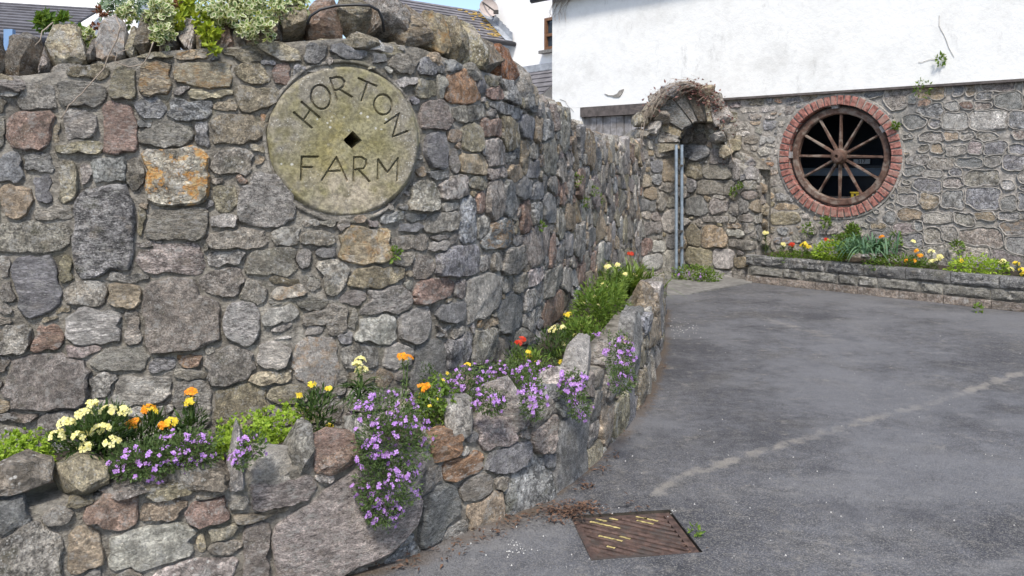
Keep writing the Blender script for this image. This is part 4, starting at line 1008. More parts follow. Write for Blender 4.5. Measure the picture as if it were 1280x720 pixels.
mb = MB(); mb.box(c + Vector((0, 0, -.02)), BD * .05, BN * .04, Vector((0, 0, .03))); mb.build('tray', M['yellow_plastic'], t)
mb = MB(); mb.box(c + Vector((0, 0, .018)), BD * .06, BN * .048, Vector((0, 0, .008))); mb.build('lid', M['yellow_plastic'], t)
mb = MB(); mb.box(c + Vector((0, 0, -.01)) + BN * .044, BD * .012, BN * .004, Vector((0, 0, .01))); mb.build('latch', M['black'], t)
mb = MB(); slab(mb, WS - .5, WS + .5, WZ - .66, WZ - .525, -.5, -.2); mb.build('inner_sill', M['dark_wood'], barn)

# ---------------------------------------------------------------- split-face block planter at the barn
pt_ = empty('block_planter', Vector((4.2, 9.2, 0)), 'low planter wall of dark split-face blocks below the wheel window', 'planter')
A0 = Vector((3.05, 10.34, 0)); PD = (Vector((5.25, 8.2, 0)) - A0).normalized(); PN = Vector((-BN.x, -BN.y, 0)) * -1
plen = 4.2
def block(s0, s1, z0, z1, o, tone, amp, nm):
    nx_, nz = 12, 5; v = []; ph = random.uniform(0, 60)
    for j in range(nz + 1):
        for i in range(nx_ + 1):
            t, r = i / nx_, j / nz; edge = min(t, 1 - t) * 6; er = min(r, 1 - r) * 5; e = min(1, edge, er)
            s_ = s0 + (s1 - s0) * t; z = z0 + (z1 - z0) * r
            wv = noise.noise(Vector((s_ * 7 + ph, z * 30 + 2 * math.sin(s_ * 9 + ph), 0))); wv = 1 - abs(wv) * 2.2
            v.append(A0 + PD * s_ + PN * (o + amp * e * (.5 + .8 * wv)) + Vector((0, 0, z)))
    f = [(j * (nx_ + 1) + i, j * (nx_ + 1) + i + 1, (j + 1) * (nx_ + 1) + i + 1, (j + 1) * (nx_ + 1) + i) for j in range(nz) for i in range(nx_)]
    b = len(v); v += [A0 + PD * s_ + PN * (o - .14) + Vector((0, 0, z)) for z in (z0, z1) for s_ in (s0, s1)]
    q = nx_ + 1; tp = nz * q
    f += [tuple(range(tp, tp + q)) + (b + 3, b + 2), tuple(range(0, q))[::-1] + (b, b + 1), tuple(j * q for j in range(nz, -1, -1))[::-1] + (b + 2, b), tuple(j * q + nx_ for j in range(nz + 1))[::-1] + (b + 1, b + 3)]
    c = sum(v, Vector()) / len(v)
    link(nm, mesh(nm, [p - c for p in v], f, M['block'], tone, sharp=35), pt_, c)
rows = [(.0, .085, .02, .003, 'plinth_block', (.22, .18, .15)), (.093, .215, .0, .026, 'block', (.20, .19, .165)), (.223, .345, .012, .026, 'cap_block', (.135, .133, .13))]
for ri, (z0, z1, o, amp, nm, tn) in enumerate(rows):
    s_ = -.02 - [0, .2, .35][ri]
    while s_ < plen:
        ln = random.choice([.46, .46, .5, .23 if ri == 1 else .46]); a = max(s_, -.02)
        j = random.uniform(.85, 1.2)
        if s_ + ln > .05: block(a, s_ + ln - .008, z0, z1, o, (tn[0] * j, tn[1] * j, tn[2] * j, 0), amp, nm)
        s_ += ln
mb = MB(); q0, q1 = A0, A0 + PD * plen
mb.add([q + PN * o + Vector((0, 0, z)) for q in (q0, q1) for o, z in ((-.004, 0), (-.004, .335), (-.12, .335), (-.12, 0))], [(0, 4, 5, 1), (1, 5, 6, 2), (2, 6, 7, 3)])
mb.build('mortar', M['mortar'], pt_)
mb = MB(); vv = []
for i in range(40):
    for j in range(7):
        q = A0 + PD * plen * i / 39 - PN * (.1 + .62 * j / 6); q.z = .29 + .06 * j / 6 + .025 * noise.noise(q * 5); vv.append(q)
mb.add(vv, [(i * 7 + j, i * 7 + 7 + j, i * 7 + 8 + j, i * 7 + j + 1) for i in range(39) for j in range(6)])
tag(mb.build('soil', M['soil'], None, True), 'dark soil filling the block planter under the barn wall', kind='structure')

# ================================================================ HOUSES BEHIND
def quad_rows(mb, a, b, c, d, rows, th, mi=0):      # tiled roof: a-b eave (left,right), d-c ridge
    nrm = (b - a).cross(d - a).normalized()
    for i in range(rows):
        t0, t1 = i / rows, (i + 1.12) / rows
        p0, p1 = a.lerp(d, t0), b.lerp(c, t0); p2, p3 = b.lerp(c, min(1, t1)), a.lerp(d, min(1, t1))
        yield [p0 + nrm * th, p1 + nrm * th, p2 + nrm * th * .2, p3 + nrm * th * .2, p0 - nrm * th * .4, p1 - nrm * th * .4, p2 - nrm * th * .4, p3 - nrm * th * .4]
BF = [(0, 1, 2, 3), (4, 7, 6, 5), (0, 4, 5, 1), (1, 5, 6, 2), (2, 6, 7, 3), (3, 7, 4, 0)]
hd = 20.
u = Vector((.764, .645, 0)); vdir = Vector((.645, -.764, 0))
RR = P(606, 15, hd); Lr = .834 / 15 * hd; EE = RR + vdir * Lr; EE.z = P(0, 54, EE.y).z
house = empty('farmhouse', Vector((RR.x, RR.y, 0)), 'white farmhouse with tiled side roof behind the stone wall', 'house')
a, b = EE - u * 3.7, EE.copy(); c, d_ = RR.copy(), RR - u * 3.7
for i, vv in enumerate(quad_rows(None, a, b, c, d_, 11, .03)):
    # break each course into tiles only near the visible end; far left stays one piece
    mb = MB(); mb.add(vv, BF); mb.build('tile_course', M['tile_lichen'] if False else M['tile'], house)
mb = MB(); rl = random.Random(4); nl_ = (b - a).cross(d_ - a).normalized()
for i in range(110):
    tt = rl.random(); q = b.lerp(c, .08 + .85 * tt) - u * abs(rl.gauss(.15, .3)) + nl_ * .034
    wv, sl = u * rl.uniform(.02, .09), (c - b).normalized() * rl.uniform(.01, .035)
    mb.add([q - wv - sl, q + wv * .6 - sl * .7, q + wv + sl, q - wv * .5 + sl], [(0, 1, 2, 3)])
tag(mb.build('lichen_patch', M['roof_lichen'], house), kind='stuff')
mb = MB()
for i in range(9):
    q = c.lerp(b, i / 9) + Vector((0, 0, .05)); q2 = c.lerp(b, (i + 1) / 9) + Vector((0, 0, .05))
    mb.add([q - vdir * 0, q2, q2 + Vector((0, 0, .07)), q2 + Vector((0, 0, .20)), q + Vector((0, 0, .17))], [(0, 1, 2, 3, 4)])
    mb.add([q - u * .22, q2 - u * .22, q2, q], [(0, 1, 2, 3)])
fl = mb.build('flashing', M['lead'], house); 
for vv in fl.data.vertices: vv.co -= u * .03
mb = MB(); mb.tube([a + Vector((0, 0, -.03)) + vdir * .04, b + Vector((0, 0, -.03)) + vdir * .04], .06, n=8); mb.build('gutter', M['gutter'], house, True)
mb = MB(); e_ = b - vdir * .15 - Vector((0, 0, .1)) - u * .02; g_ = e_ - u * 3.5; h_ = RR - u * 3.5 - Vector((0, 0, .1)); mb.add([g_, e_, Vector((e_.x, e_.y, 0)), Vector((g_.x, g_.y, 0)), h_, Vector((h_.x, h_.y, 0))], [(0, 1, 2, 3), (4, 0, 3, 5)]); mb.build('annex_wall', M['white_wall'], house)
# house wall in the plane of the flashing, its verge rising to the right
w0 = RR + u * .02; top = [w0, w0 + vdir * .75 + Vector((0, 0, .95)), w0 + vdir * 6 + Vector((0, 0, 3.2)), w0 + vdir * 6]
wl = [Vector((q.x, q.y, 0)) for q in (w0,)] + [w0 + Vector((0, 0, -.02)), w0 + vdir * 3 + Vector((0, 0, 3.6)), w0 + vdir * 8 + Vector((0, 0, 3.6)), w0 + vdir * 8 - Vector((0, 0, w0.z))]
mb = MB(); mb.add(wl + [q + u * .4 for q in wl], [(0, 1, 2, 3, 4), (9, 8, 7, 6, 5)] + [(i, i + 5, (i + 1) % 5 + 5, (i + 1) % 5) for i in range(5)]); mb.build('wall', M['white_wall'], house)
q0, q1 = wl[1], wl[2]; mb = MB(); dv = (q1 - q0); mb.box(q0 + dv * .5 - u * .06, dv * .5, u * .14, Vector((0, 0, .06))); mb.build('bargeboard', M['dark_wood'], house)
# window in that wall
def on_wall(x, y):
    k1 = (x - HX) / FPX; t = (k1 * w0.y - w0.x) / (vdir.x - k1 * vdir.y); q = w0 + vdir * t; q.z = EYE - (y - HY) / FPX * q.y; return q - u * .015
p00, p11 = on_wall(684.5, 61), on_wall(684.5, 25); hh = (p11.z - p00.z); ww = vdir * .95
wn = link('window', mesh('window', [p00, p00 + ww, p00 + ww + Vector((0, 0, hh)), p00 + Vector((0, 0, hh))], [(0, 1, 2, 3)], M['glass']), house)
mb = MB()
for q, dx, dz in ((p00 + Vector((0, 0, hh / 2)), 0, hh / 2), (p00 + ww + Vector((0, 0, hh / 2)), 0, hh / 2), (p00 + ww * .5 + Vector((0, 0, hh / 2)), 0, hh / 2)): mb.box(q - u * .02, vdir * .035, u * .04, Vector((0, 0, dz + .03)))
for z in (0, .45 * hh, hh): mb.box(p00 + ww * .5 + Vector((0, 0, z)) - u * .021, vdir * .5, u * .036, Vector((0, 0, .033)))
mb.build('window_frame', M['window_frame'], wn)
mb = MB(); mb.box(p00 + ww * .5 - Vector((0, 0, .08)) - u * .06, vdir * .62, u * .08, Vector((0, 0, .035))); mb.build('window_sill', M['concrete'], wn)
# small lean-to roof against the wall lower right
a, b = on_wall(668, 108) - u * 1.0, on_wall(720, 112) - u * 1.0; d_, c = on_wall(655, 90), on_wall(720, 84)
c.z = d_.z = (c.z + d_.z) / 2; a = d_ - u * 1.1 - Vector((0, 0, .75)); b = c - u * 1.1 - Vector((0, 0, .75))
for vv in quad_rows(None, a, b, c, d_, 6, .03): mb = MB(); mb.add(vv, BF); mb.build('porch_tile_course', M['tile'], house)
mb = MB(); mb.box(c.lerp(d_, .5) - u * .05 + Vector((0, 0, .06)), (c - d_) * .5, u * .03, Vector((0, 0, .08))); mb.build('porch_flashing', M['lead'], house)
# dish
dish = empty('satellite_dish', on_wall(615, 12), 'grey satellite dish on the white farmhouse gable beside the tiled roof', 'satellite dish')
C = P(611, 10, hd - .7); n_ = Vector((.15, -1, .25)).normalized(); a_ = n_.orthogonal().normalized(); b_ = n_.cross(a_); mb = MB(); vv = [C - n_ * .05]
for r, o in ((.12, -.045), (.22, -.02), (.29, .02)):
    for k_ in range(24): t = k_ * math.pi / 12; vv.append(C + (a_ * math.cos(t) + b_ * math.sin(t) * 1.1) * r * .75 + n_ * o)
mb.add(vv, [(0, 1 + k_, 1 + (k_ + 1) % 24) for k_ in range(24)] + [(1 + i * 24 + k_, 1 + i * 24 + 24 + k_, 1 + i * 24 + 24 + (k_ + 1) % 24, 1 + i * 24 + (k_ + 1) % 24) for i in range(2) for k_ in range(24)]); mb.build('reflector', M['dish'], dish, True)
mb = MB(); fe = P(620, 15, hd - 1.0); mb.tube([C - b_ * .2, fe], .02, n=5); mb.build('arm', M['iron'], dish)
mb = MB(); mb.box(fe, (.06, 0, 0), (0, .06, 0), (0, 0, .04)); mb.build('receiver', M['iron'], dish)
mb = MB(); mb.tube([C - n_ * .05, on_wall(618, 22)], .025, n=6); mb.build('bracket', M['iron'], dish)

# outbuilding at the upper left
od = 9.
ob = empty('outbuilding', Vector((-6, 9.5, 0)), 'low outbuilding with dark slate roof behind the left wall end', 'outbuilding')
a, b = P(-60, 34, od), P(62, 51, od + .6); dd_ = Vector((.0, 2.6, 0))
b.z = a.z = P(40, 47, od + .4).z
d_ = P(-80, -12, od + 1.9); c = P(128, 24, od + 2.6); c.z = d_.z = (c.z + d_.z) / 2 + .02
for vv in quad_rows(None, a, b, c, d_, 12, .03): mb = MB(); mb.add(vv, BF); mb.build('slate_course', M['slate'], ob)
mb = MB(); mb.tube([a + Vector((0, -.05, -.05)), b + Vector((.03, -.05, -.05))], .07, n=8); mb.build('gutter', M['gutter'], ob, True)
mb = MB(); e = P(12, 50, od + .1); mb.box(e, (.05, 0, 0), (0, .03, 0), (0, 0, .12)); mb.build('bracket', M['fascia_blue'], ob)
mb = MB(); q0, q1 = a + Vector((-.5, .25, -.06)), b + Vector((.0, .25, -.06)); mb.add([q0, q1, Vector((q1.x, q1.y, 0)), Vector((q0.x, q0.y, 0))], [(0, 1, 2, 3)])
q2 = c + Vector((0, 0, -.08)); mb.add([q1, q2, Vector((q2.x, q2.y, 0)), Vector((q1.x, q1.y, 0))], [(0, 1, 2, 3)]); mb.build('wall', M['white_wall'], ob)
nh = empty('neighbouring_house', P(80, 207, 14) - Vector((0, 0, 1.5)), 'plain white rendered gable beyond the slate outbuilding roof', 'house')
mb = MB(); x0, x1, y_ = P(-150, 0, 14).x, P(172, 0, 14).x, 14.0
mb.add([Vector((x0, y_, 0)), Vector((x1, y_, 0)), Vector((x1, y_, 4.7)), Vector((x0, y_, 6.5)), Vector((x0, y_ + 4, 0)), Vector((x1, y_ + 4, 0)), Vector((x1, y_ + 4, 4.7)), Vector((x0, y_ + 4, 6.5))], [(0, 1, 2, 3), (1, 5, 6, 2), (3, 2, 6, 7), (4, 7, 6, 5), (0, 3, 7, 4)]); mb.build('wall', M['white_wall'], nh)
mb = MB(); mb.box(((x0 + x1) / 2, y_ + 2, 5.66), ((x1 - x0) / 2 + .1, 0, -.92), (0, 2.2, 0), (0, 0, .06)); mb.build('roof', M['slate'], nh)

# ================================================================ DRAIN GRATE
gt = empty('drain_grate', Vector((.495, 3.2625, 0)), 'rusty slotted iron drain grate with yellow paint marks in the tarmac', 'drain grate')
gx0, gx1, gy0, gy1 = .279, .711, 3.074, 3.451; zt = -.009
mb = MB()
for x0, x1, y0, y1 in ((gx0, gx0 + .026, gy0, gy1), (gx1 - .03, gx1, gy0, gy1), (gx0 + .0262, gx1 - .0302, gy0, gy0 + .03), (gx0 + .0262, gx1 - .0302, gy1 - .024, gy1)): mb.abox(x0, x1, y0, y1, -.05, zt)
mb.build('frame', M['rust'], gt)
dv = Vector((.80, -.60, 0)).normalized() ; nb = 0
dv = Vector((math.cos(R(-36)), math.sin(R(-36)), 0)); nv = Vector((-dv.y, dv.x, 0)); cen = Vector((.495, 3.26, 0))
ins = (gx0 + .024, gx1 - .028, gy0 + .028, gy1 - .022)
def clip(q):
    t0, t1 = -9, 9
    for lo, hi, o, dd in ((ins[0], ins[1], q.x, dv.x), (ins[2], ins[3], q.y, dv.y)):
        a_, b_ = (lo - o) / dd, (hi - o) / dd; t0, t1 = max(t0, min(a_, b_)), min(t1, max(a_, b_))
    return t0, t1
paint_spots = [(760, 643, 30), (748, 652, 22), (768, 655, 18), (790, 642, 40), (806, 651, 22), (762, 672, 30), (780, 671, 14), (765, 680, 10), (815, 646, 18), (750, 648, 18)]
for k_ in range(-11, 12):
    q = cen + nv * k_ * .0345; t0, t1 = clip(q)
    if t1 - t0 < .02: continue
    mb = MB(); hw = .0092
    v = []
    for t in np.linspace(t0, t1, 8):
        for s_, z in ((-hw, -.045), (-hw, zt - .004), (-hw * .6, zt), (hw * .6, zt), (hw, zt - .004), (hw, -.045)):
            v.append(q + dv * t + nv * s_ + Vector((0, 0, z + random.uniform(-.001, .001))))
    mb.add(v, [(i * 6 + a_, i * 6 + a_ + 1, i * 6 + 7 + a_, i * 6 + 6 + a_) for i in range(7) for a_ in range(5)])
    bar = mb.build('bar', M['rust'], gt, True, sharp=40)
    for px, py, wd in paint_spots:
        g = cen + Matrix.Rotation(R(-8), 3, 'Z') @ (gpt(px, py) - cen); off = (g - q).dot(nv)
        if abs(off) <= .0173:
            tc = (g - q).dot(dv); a_, b_ = max(t0, tc - wd / 2 * .0034), min(t1, tc + wd / 2 * .0034)
            if b_ - a_ < .012: continue
            pm = MB(); vv = []
            for t in np.linspace(a_, b_, 6): vv += [q + dv * t - nv * hw * random.uniform(.4, .95) + Vector((0, 0, zt + .0025)), q + dv * t + nv * hw * random.uniform(.4, .95) + Vector((0, 0, zt + .0025))]
            pm.add(vv, [(i * 2, i * 2 + 2, i * 2 + 3, i * 2 + 1) for i in range(5)]); pm.build('paint_mark', M['yellow_paint'], bar)
mb = MB(); mb.add([(x, y, z) for z in (.002, -.3) for x, y in ((.273, 3.068), (.717, 3.068), (.717, 3.457), (.273, 3.457))], [(4, 5, 6, 7), (0, 4, 5, 1), (1, 5, 6, 2), (2, 6, 7, 3), (3, 7, 4, 0)])
mb.add([(x, y, -.055) for x, y in ((.28, 3.07), (.71, 3.07), (.71, 3.45), (.28, 3.45))], [(0, 1, 2, 3)])
mb.build('silted_pit', M['asphalt_pit'], gt)

gt.rotation_euler.z = R(8)
# leaf litter along the foot of the low wall and loose chips
random.seed(21)
mb = MB()
def litter(x, y, n_, spread, ln=(.012, .04)):
    g = gpt(x, y)
    for _ in range(n_ if 690 <= x <= 740 and y > 630 else int(n_ * .5)):
        q = g + Vector((random.gauss(0, spread), random.gauss(0, spread * .8), .006 + abs(random.gauss(0, .01)))); a = random.uniform(0, 6.3)
        mb.leaf(q, Vector((math.cos(a), math.sin(a), random.uniform(-.1, .35))), Vector((random.uniform(-.5, .5), random.uniform(-.5, .5), 1)), random.uniform(*ln), random.uniform(.003, .012), 0, .004)
for x, y, n_, s_ in ((716, 640, 170, .05), (700, 648, 90, .06), (735, 636, 60, .04), (690, 640, 50, .04), (735, 612, 50, .03), (752, 590, 45, .03), (765, 572, 45, .03), (780, 545, 30, .04), (640, 655, 70, .05), (610, 672, 60, .05), (560, 688, 60, .06), (500, 706, 60, .06), (805, 510, 30, .05), (822, 460, 30, .06), (745, 640, 30, .04), (800, 638, 25, .04), (870, 690, 10, .03), (945, 352, 30, .08), (1170, 380, 20, .12), (1000, 360, 15, .1)): litter(x, y, n_, s_)
tag(mb.build('leaf_litter', leaf_material('dead_leaf_litter', (.05, .03, .022), (.19, .11, .07), .1)), 'rust brown dead leaves and needles along the low wall foot', 'leaf litter', kind='stuff')
mb = MB()
for _ in range(110):
    y = 380 + 335 * random.random() ** .7; x = random.uniform(560, 1280)
    g = gpt(x, y)
    S = LW.s_of(min(x, 829))
    if g.y > LW.d_of(min(x, 829)) - .05 and x < 829: continue
    if .25 < g.x < .74 and 3.05 < g.y < 3.48: continue
    r = random.uniform(.0015, .0045); a = random.uniform(0, 6)
    mb.add([g + Vector((r * math.cos(a + k_ * 2.1), r * math.sin(a + k_ * 2.1), .001)) for k_ in range(3)] + [g + Vector((0, 0, r * .8 + .004))], [(0, 1, 3), (1, 2, 3), (2, 0, 3)])
for x, y, n_, s_ in ((646, 687, 26, .022), (850, 415, 40, .13), (843, 405, 30, .12), (760, 640, 6, .03), (838, 642, 5, .02)):
    for _ in range(n_):
        g = gpt(x, y) + Vector((random.gauss(0, s_), random.gauss(0, s_ * 1.3), 0)); r = random.uniform(.0015, .004) * (1 + .12 * (g.y - 3)); a = random.uniform(0, 6)
        mb.add([g + Vector((r * math.cos(a + k_ * 2.1), r * math.sin(a + k_ * 2.1), .001)) for k_ in range(3)] + [g + Vector((0, 0, r * .6 + .003))], [(0, 1, 3), (1, 2, 3), (2, 0, 3)])
tag(mb.build('stone_chips', M['chips']), 'scattered tiny white stone chips on the tarmac', 'stone chips', kind='stuff')

# ================================================================ PLANTS
random.seed(33)
def rv(): return Vector((random.gauss(0, 1), random.gauss(0, 1), random.gauss(0, 1))).normalized()
def bed(x, y, fr):                  # pixel + how far across the bed (0 = low wall, 1 = tall wall)
    d0, d1 = LW.d_of(min(x, 829)), MW.d_of(min(x, 799)); return P(x, y, d0 + (d1 - d0) * fr)
CAMP = Vector((0, 0, EYE))
def blob_pts(blobs, n_):            # points in the outer shell of ellipsoids
    wt = [r[0] * r[2] for c, r in blobs]; out = []
    for _ in range(n_):
        c, r = random.choices(blobs, wt)[0]; u_ = rv()
        if u_.y > .3 and random.random() < .7: u_.y *= -1
        t = random.uniform(.55, 1.05) * (1 + .25 * noise.noise(Vector((u_.x * 2.5 + c.x * 9, u_.y * 2.5, u_.z * 2.5))))
        out.append((c + Vector((u_.x * r[0], u_.y * r[1], u_.z * r[2])) * t, u_))
    return out
def mound(name, label, cat, blobs, leafmat, n_leaf, L=(.008, .016), W=.55, flowers=None, nf=0, fr=.008, group=None, rosette=False, fmask=None):
    base = blobs[0][0].copy(); base.z -= blobs[0][1][2]
    t = empty(name, base, label, cat, group); mb = MB()
    for q, u_ in blob_pts(blobs, n_leaf):
        d = (u_ + rv() * .7 + Vector((0, 0, .25))).normalized()
        if rosette:
            for k_ in range(5): mb.leaf(q, (d * .5 + rv() * .8), d, random.uniform(*L), random.uniform(*L) * W)
        else: mb.leaf(q, d, (u_ + rv() * .5), random.uniform(*L), random.uniform(*L) * W)
    mb.build('foliage', [leafmat], t)
    if flowers is not None:
        mb = MB(); pts = blob_pts(blobs, nf * 4); k_ = 0
        for q, u_ in pts:
            if k_ >= nf: break
            if u_.z < -.35 and random.random() < .6: continue
            if noise.noise(q * 14) < -.12: continue
            q = q + u_ * .008; nrm = (u_ + (CAMP - q).normalized() * .5 + rv() * .35 + Vector((0, 0, .25)))
            for _ in range(random.choice((1, 2, 2, 3))):
                mb.flower(q + rv() * fr * .9, nrm + rv() * .4, fr * random.uniform(.6, 1.25)); k_ += 1
        mb.build('blossom', [flowers], t)
    return t
def blob(x, y, fr, rx, ry, rz, d=None):
    c = bed(x, y, fr) if d is None else P(x, y, d); m_ = c.y / 1000
    return (c, (rx * m_, (ry if ry else rx) * m_, rz * m_))
AL = LF['aub']; PU = LF['purple']; AG = 'clumps of violet rock cress'
aub = [
 ('violet rock cress cascading far down over the front of the low wall', [blob(486, 515, .0, 44, 40, 26), blob(490, 556, -.16, 47, 26, 42), blob(482, 608, -.17, 40, 22, 38), blob(478, 636, -.16, 24, 16, 22)], 5200, 330),
 ('broad low violet rock cress beside the pale yellow flowers', [blob(185, 572, .06, 48, 40, 22), blob(235, 562, .1, 42, 40, 24)], 3600, 130),
 ('small violet rock cress hanging between two pale upright stones', [blob(316, 556, -.12, 16, 12, 16), blob(302, 574, -.2, 11, 8, 12)], 500, 40),
 ('violet rock cress spreading above the tallest grey cap stone', [blob(585, 480, .35, 34, 30, 20), blob(630, 472, .4, 40, 40, 20)], 3000, 180),
 ('violet rock cress tuft between two upright grey cap stones', [blob(612, 503, -.1, 22, 14, 14)], 600, 44),
 ('violet rock cress spilling past the flat grey cap stone', [blob(680, 470, .25, 40, 40, 18), blob(665, 497, -.14, 15, 12, 28)], 2200, 120),
 ('narrow violet rock cress trailing beside the pale rounded cap stone', [blob(716, 483, -.08, 18, 12, 20), blob(724, 508, -.16, 14, 10, 17)], 1000, 56),
 ('violet rock cress draped over the wall below the strap-leaved tuft', [blob(752, 428, .2, 24, 20, 12), blob(774, 445, -.14, 18, 14, 28), blob(778, 474, -.18, 16, 12, 20)], 2200, 120),
 ('single violet rock cress sprig in the leftmost lime cushion', [blob(40, 560, .2, 10, 8, 6)], 60, 12)]
for lb, bl, nl, nf in aub: mound('rock_cress', lb, 'flowers', bl, AL, nl, (.009, .018), .55, PU, int(nf * 1.45), .0085 if bl[0][0].y < 3.6 else .0105, AG)
LG = 'lime green cushion plants'
for lb, bl, nl in [('lime green cushion plant at the left edge of the bed', [blob(30, 565, .25, 44, 40, 26)], 420),
                   ('large lime green cushion plant behind the upright pale stones', [blob(310, 540, .3, 42, 40, 22), blob(352, 530, .45, 34, 40, 26), blob(285, 555, .2, 22, 30, 18)], 640),
                   ('bright green cushion plant with tiny yellow flowers above orange stone', [blob(546, 500, .25, 26, 30, 32)], 330),
                   ('small lime spurge near the far end of the low wall', [blob(781, 412, .2, 16, 14, 14), blob(772, 432, .1, 10, 10, 10)], 110)]:
    mound('cushion_plant', lb, 'plant', bl, LF['lime'] if 'bright' not in lb else LF['mid'], nl, (.010, .022), .6, LF['gold'] if 'tiny' in lb else None, 14 if 'tiny' in lb else 0, .007, LG, True)

def wallflower(label, base, heads, petal, leafm=None, group='wallflowers in the stone bed', nleaf=60, leafL=(.03, .055), hr=.022, fr=.011, nf=12, name='wallflower', spread=.02, bush=None, nb=0):
    t = empty(name, base, label, 'flowers', group); leafm = leafm or LF['dark']; mb = MB()
    for hd_ in heads:
        hp = hd_[0] if isinstance(hd_, tuple) else hd_
        mid = base.lerp(hp, .5) + Vector((random.uniform(-.01, .01), random.uniform(-.01, .01), .01)); b0 = base + Vector((random.uniform(-spread, spread), random.uniform(-spread, spread), -.02))
        pts = [b0, b0.lerp(mid, .5), mid, mid.lerp(hp, .5), hp]; mb.tube(pts, .003, .002, n=5, mi=1)
        per = max(6, nleaf // len(heads))
        for _ in range(per):
            t_ = random.random() ** .8; i = min(3, int(t_ * 4)); q = pts[i].lerp(pts[i + 1], t_ * 4 - i)
            a = random.uniform(0, 6.3); d = Vector((math.cos(a), math.sin(a), random.uniform(.0, .9)))
            mb.leaf(q, d, Vector((0, 0, 1)) + rv() * .3, random.uniform(*leafL) * (1.1 - .4 * t_), random.uniform(.006, .011), 0, random.uniform(.0, .015))
    for c_, r_ in (bush or []):
        for _ in range(nb // len(bush)):
            u_ = rv(); q = c_ + Vector((u_.x * r_[0], u_.y * r_[1], u_.z * r_[2])) * random.random() ** .4
            mb.leaf(q, (u_ * .7 + rv() * .6 + Vector((0, 0, .6))), Vector((0, 0, 1)) + rv() * .6, random.uniform(*leafL), random.uniform(.006, .011), 0, random.uniform(0, .012))
    mb.build('foliage', [leafm, LF['stem']], t)
    for hd_ in heads:
        hp, pm = hd_ if isinstance(hd_, tuple) else (hd_, petal)
        mb = MB()
        for _ in range(nf):
            u_ = rv(); u_.z = abs(u_.z); q = hp + Vector((u_.x * hr, u_.y * hr, u_.z * hr * .75))
            mb.flower(q, u_ + (CAMP - q).normalized() * .6 + rv() * .25, fr * random.uniform(.8, 1.2))
        mb.build('flower_head', [pm], t)
    return t
Y, G_, O_, RD = LF['yellow'], LF['gold'], LF['orange'], LF['red']
def H(fr, *pts): return [bed(x, y, fr + random.uniform(-.05, .05)) for x, y in pts]
wallflower('bushy pale yellow wallflower clump at the left of the bed', bed(112, 578, .25), H(.08, (105, 518), (115, 508), (83, 530), (135, 514), (152, 516), (72, 546), (122, 540), (101, 546), (107, 560), (140, 553), (128, 538)), Y, nleaf=160, hr=.024, bush=[blob(112, 552, .22, 44, 50, 30), blob(130, 540, .28, 28, 40, 30)], nb=900)
wallflower('tall orange and yellow wallflower beside the lime cushion', bed(240, 560, .5), [(bed(238, 492, .5), LF['red'] if False else O_), (bed(239, 503, .48), G_)], O_, nleaf=60, bush=[blob(240, 535, .5, 16, 20, 28)], nb=170)
wallflower('orange wallflower between the pale yellow clump and the tall one', bed(190, 560, .45), [(bed(188, 516, .45), G_), (bed(186, 512, .45), O_)], O_, nleaf=50, bush=[blob(192, 540, .45, 20, 24, 22)], nb=170)
wallflower('short orange wallflower behind the violet rock cress', bed(207, 565, .35), [(bed(206, 533, .35), O_), (bed(214, 528, .35), G_)], O_, nleaf=40, bush=[blob(215, 548, .38, 18, 20, 16)], nb=120)
wallflower('orange wallflower touching the pale yellow clump', bed(165, 565, .4), H(.4, (162, 534), (168, 530)), O_, nleaf=40, bush=[blob(166, 552, .4, 18, 20, 18)], nb=120)
wallflower('thin yellow wallflower with dark leaves in front of lichened stone', bed(395, 545, .4), H(.4, (390, 481), (411, 487), (372, 495), (400, 540), (412, 534)), G_, nleaf=170, hr=.012, nf=7, bush=[blob(397, 520, .4, 22, 26, 34)], nb=260)
wallflower('pale yellow wallflower rising from a rosette of dark narrow leaves', bed(450, 500, .35), H(.35, (450, 452), (452, 464), (446, 458)), Y, nleaf=30)
t = empty('leaf_rosette', bed(450, 505, .35), 'dark narrow-leaved rosette under the pale yellow flower spike', 'plant'); mb = MB()
for _ in range(70):
    a = random.uniform(0, 6.3); mb.leaf(bed(450, 492 + random.uniform(-12, 12), .35), Vector((math.cos(a), math.sin(a), random.uniform(-.35, .6))), Vector((0, 0, 1)), random.uniform(.07, .12), random.uniform(.008, .013), 0, .02)
mb.build('foliage', [LF['dark']], t)
wallflower('slender tall orange wallflower against the tall wall', bed(505, 500, .5), H(.5, (503, 447), (510, 449)), O_, LF['aub'], nleaf=70, leafL=(.015, .03))
wallflower('small orange wallflower right of the trailing rock cress', bed(528, 505, .3), H(.3, (527, 486), (534, 485)), O_, LF['aub'], nleaf=20)
wallflower('deep red wallflower against the tall wall', bed(645, 468, .7), H(.7, (648, 430), (652, 425)), RD, LF['aub'], nleaf=70, leafL=(.02, .035), hr=.02, bush=[blob(642, 450, .7, 12, 12, 20)], nb=130)
wallflower('small golden wallflower between the red and pale yellow ones', bed(662, 470, .5), H(.5, (660, 440), (662, 446), (584, 457), (672, 453)), G_, LF['mid'], nleaf=60, hr=.012, nf=7, bush=[blob(660, 455, .55, 26, 30, 16)], nb=260)
wallflower('pale yellow wallflower pair on dark leafy stems mid bed', bed(695, 462, .55), H(.55, (690, 414), (694, 410), (704, 431), (703, 410)), Y, nleaf=150, hr=.02, bush=[blob(695, 438, .5, 26, 40, 26)], nb=420)
wallflower('golden wallflower low behind the pale cap stone', bed(702, 462, .35), H(.35, (702, 453), (708, 451), (717, 446)), G_, LF['mid'], nleaf=60, hr=.014, bush=[blob(706, 452, .4, 26, 30, 12)], nb=220)
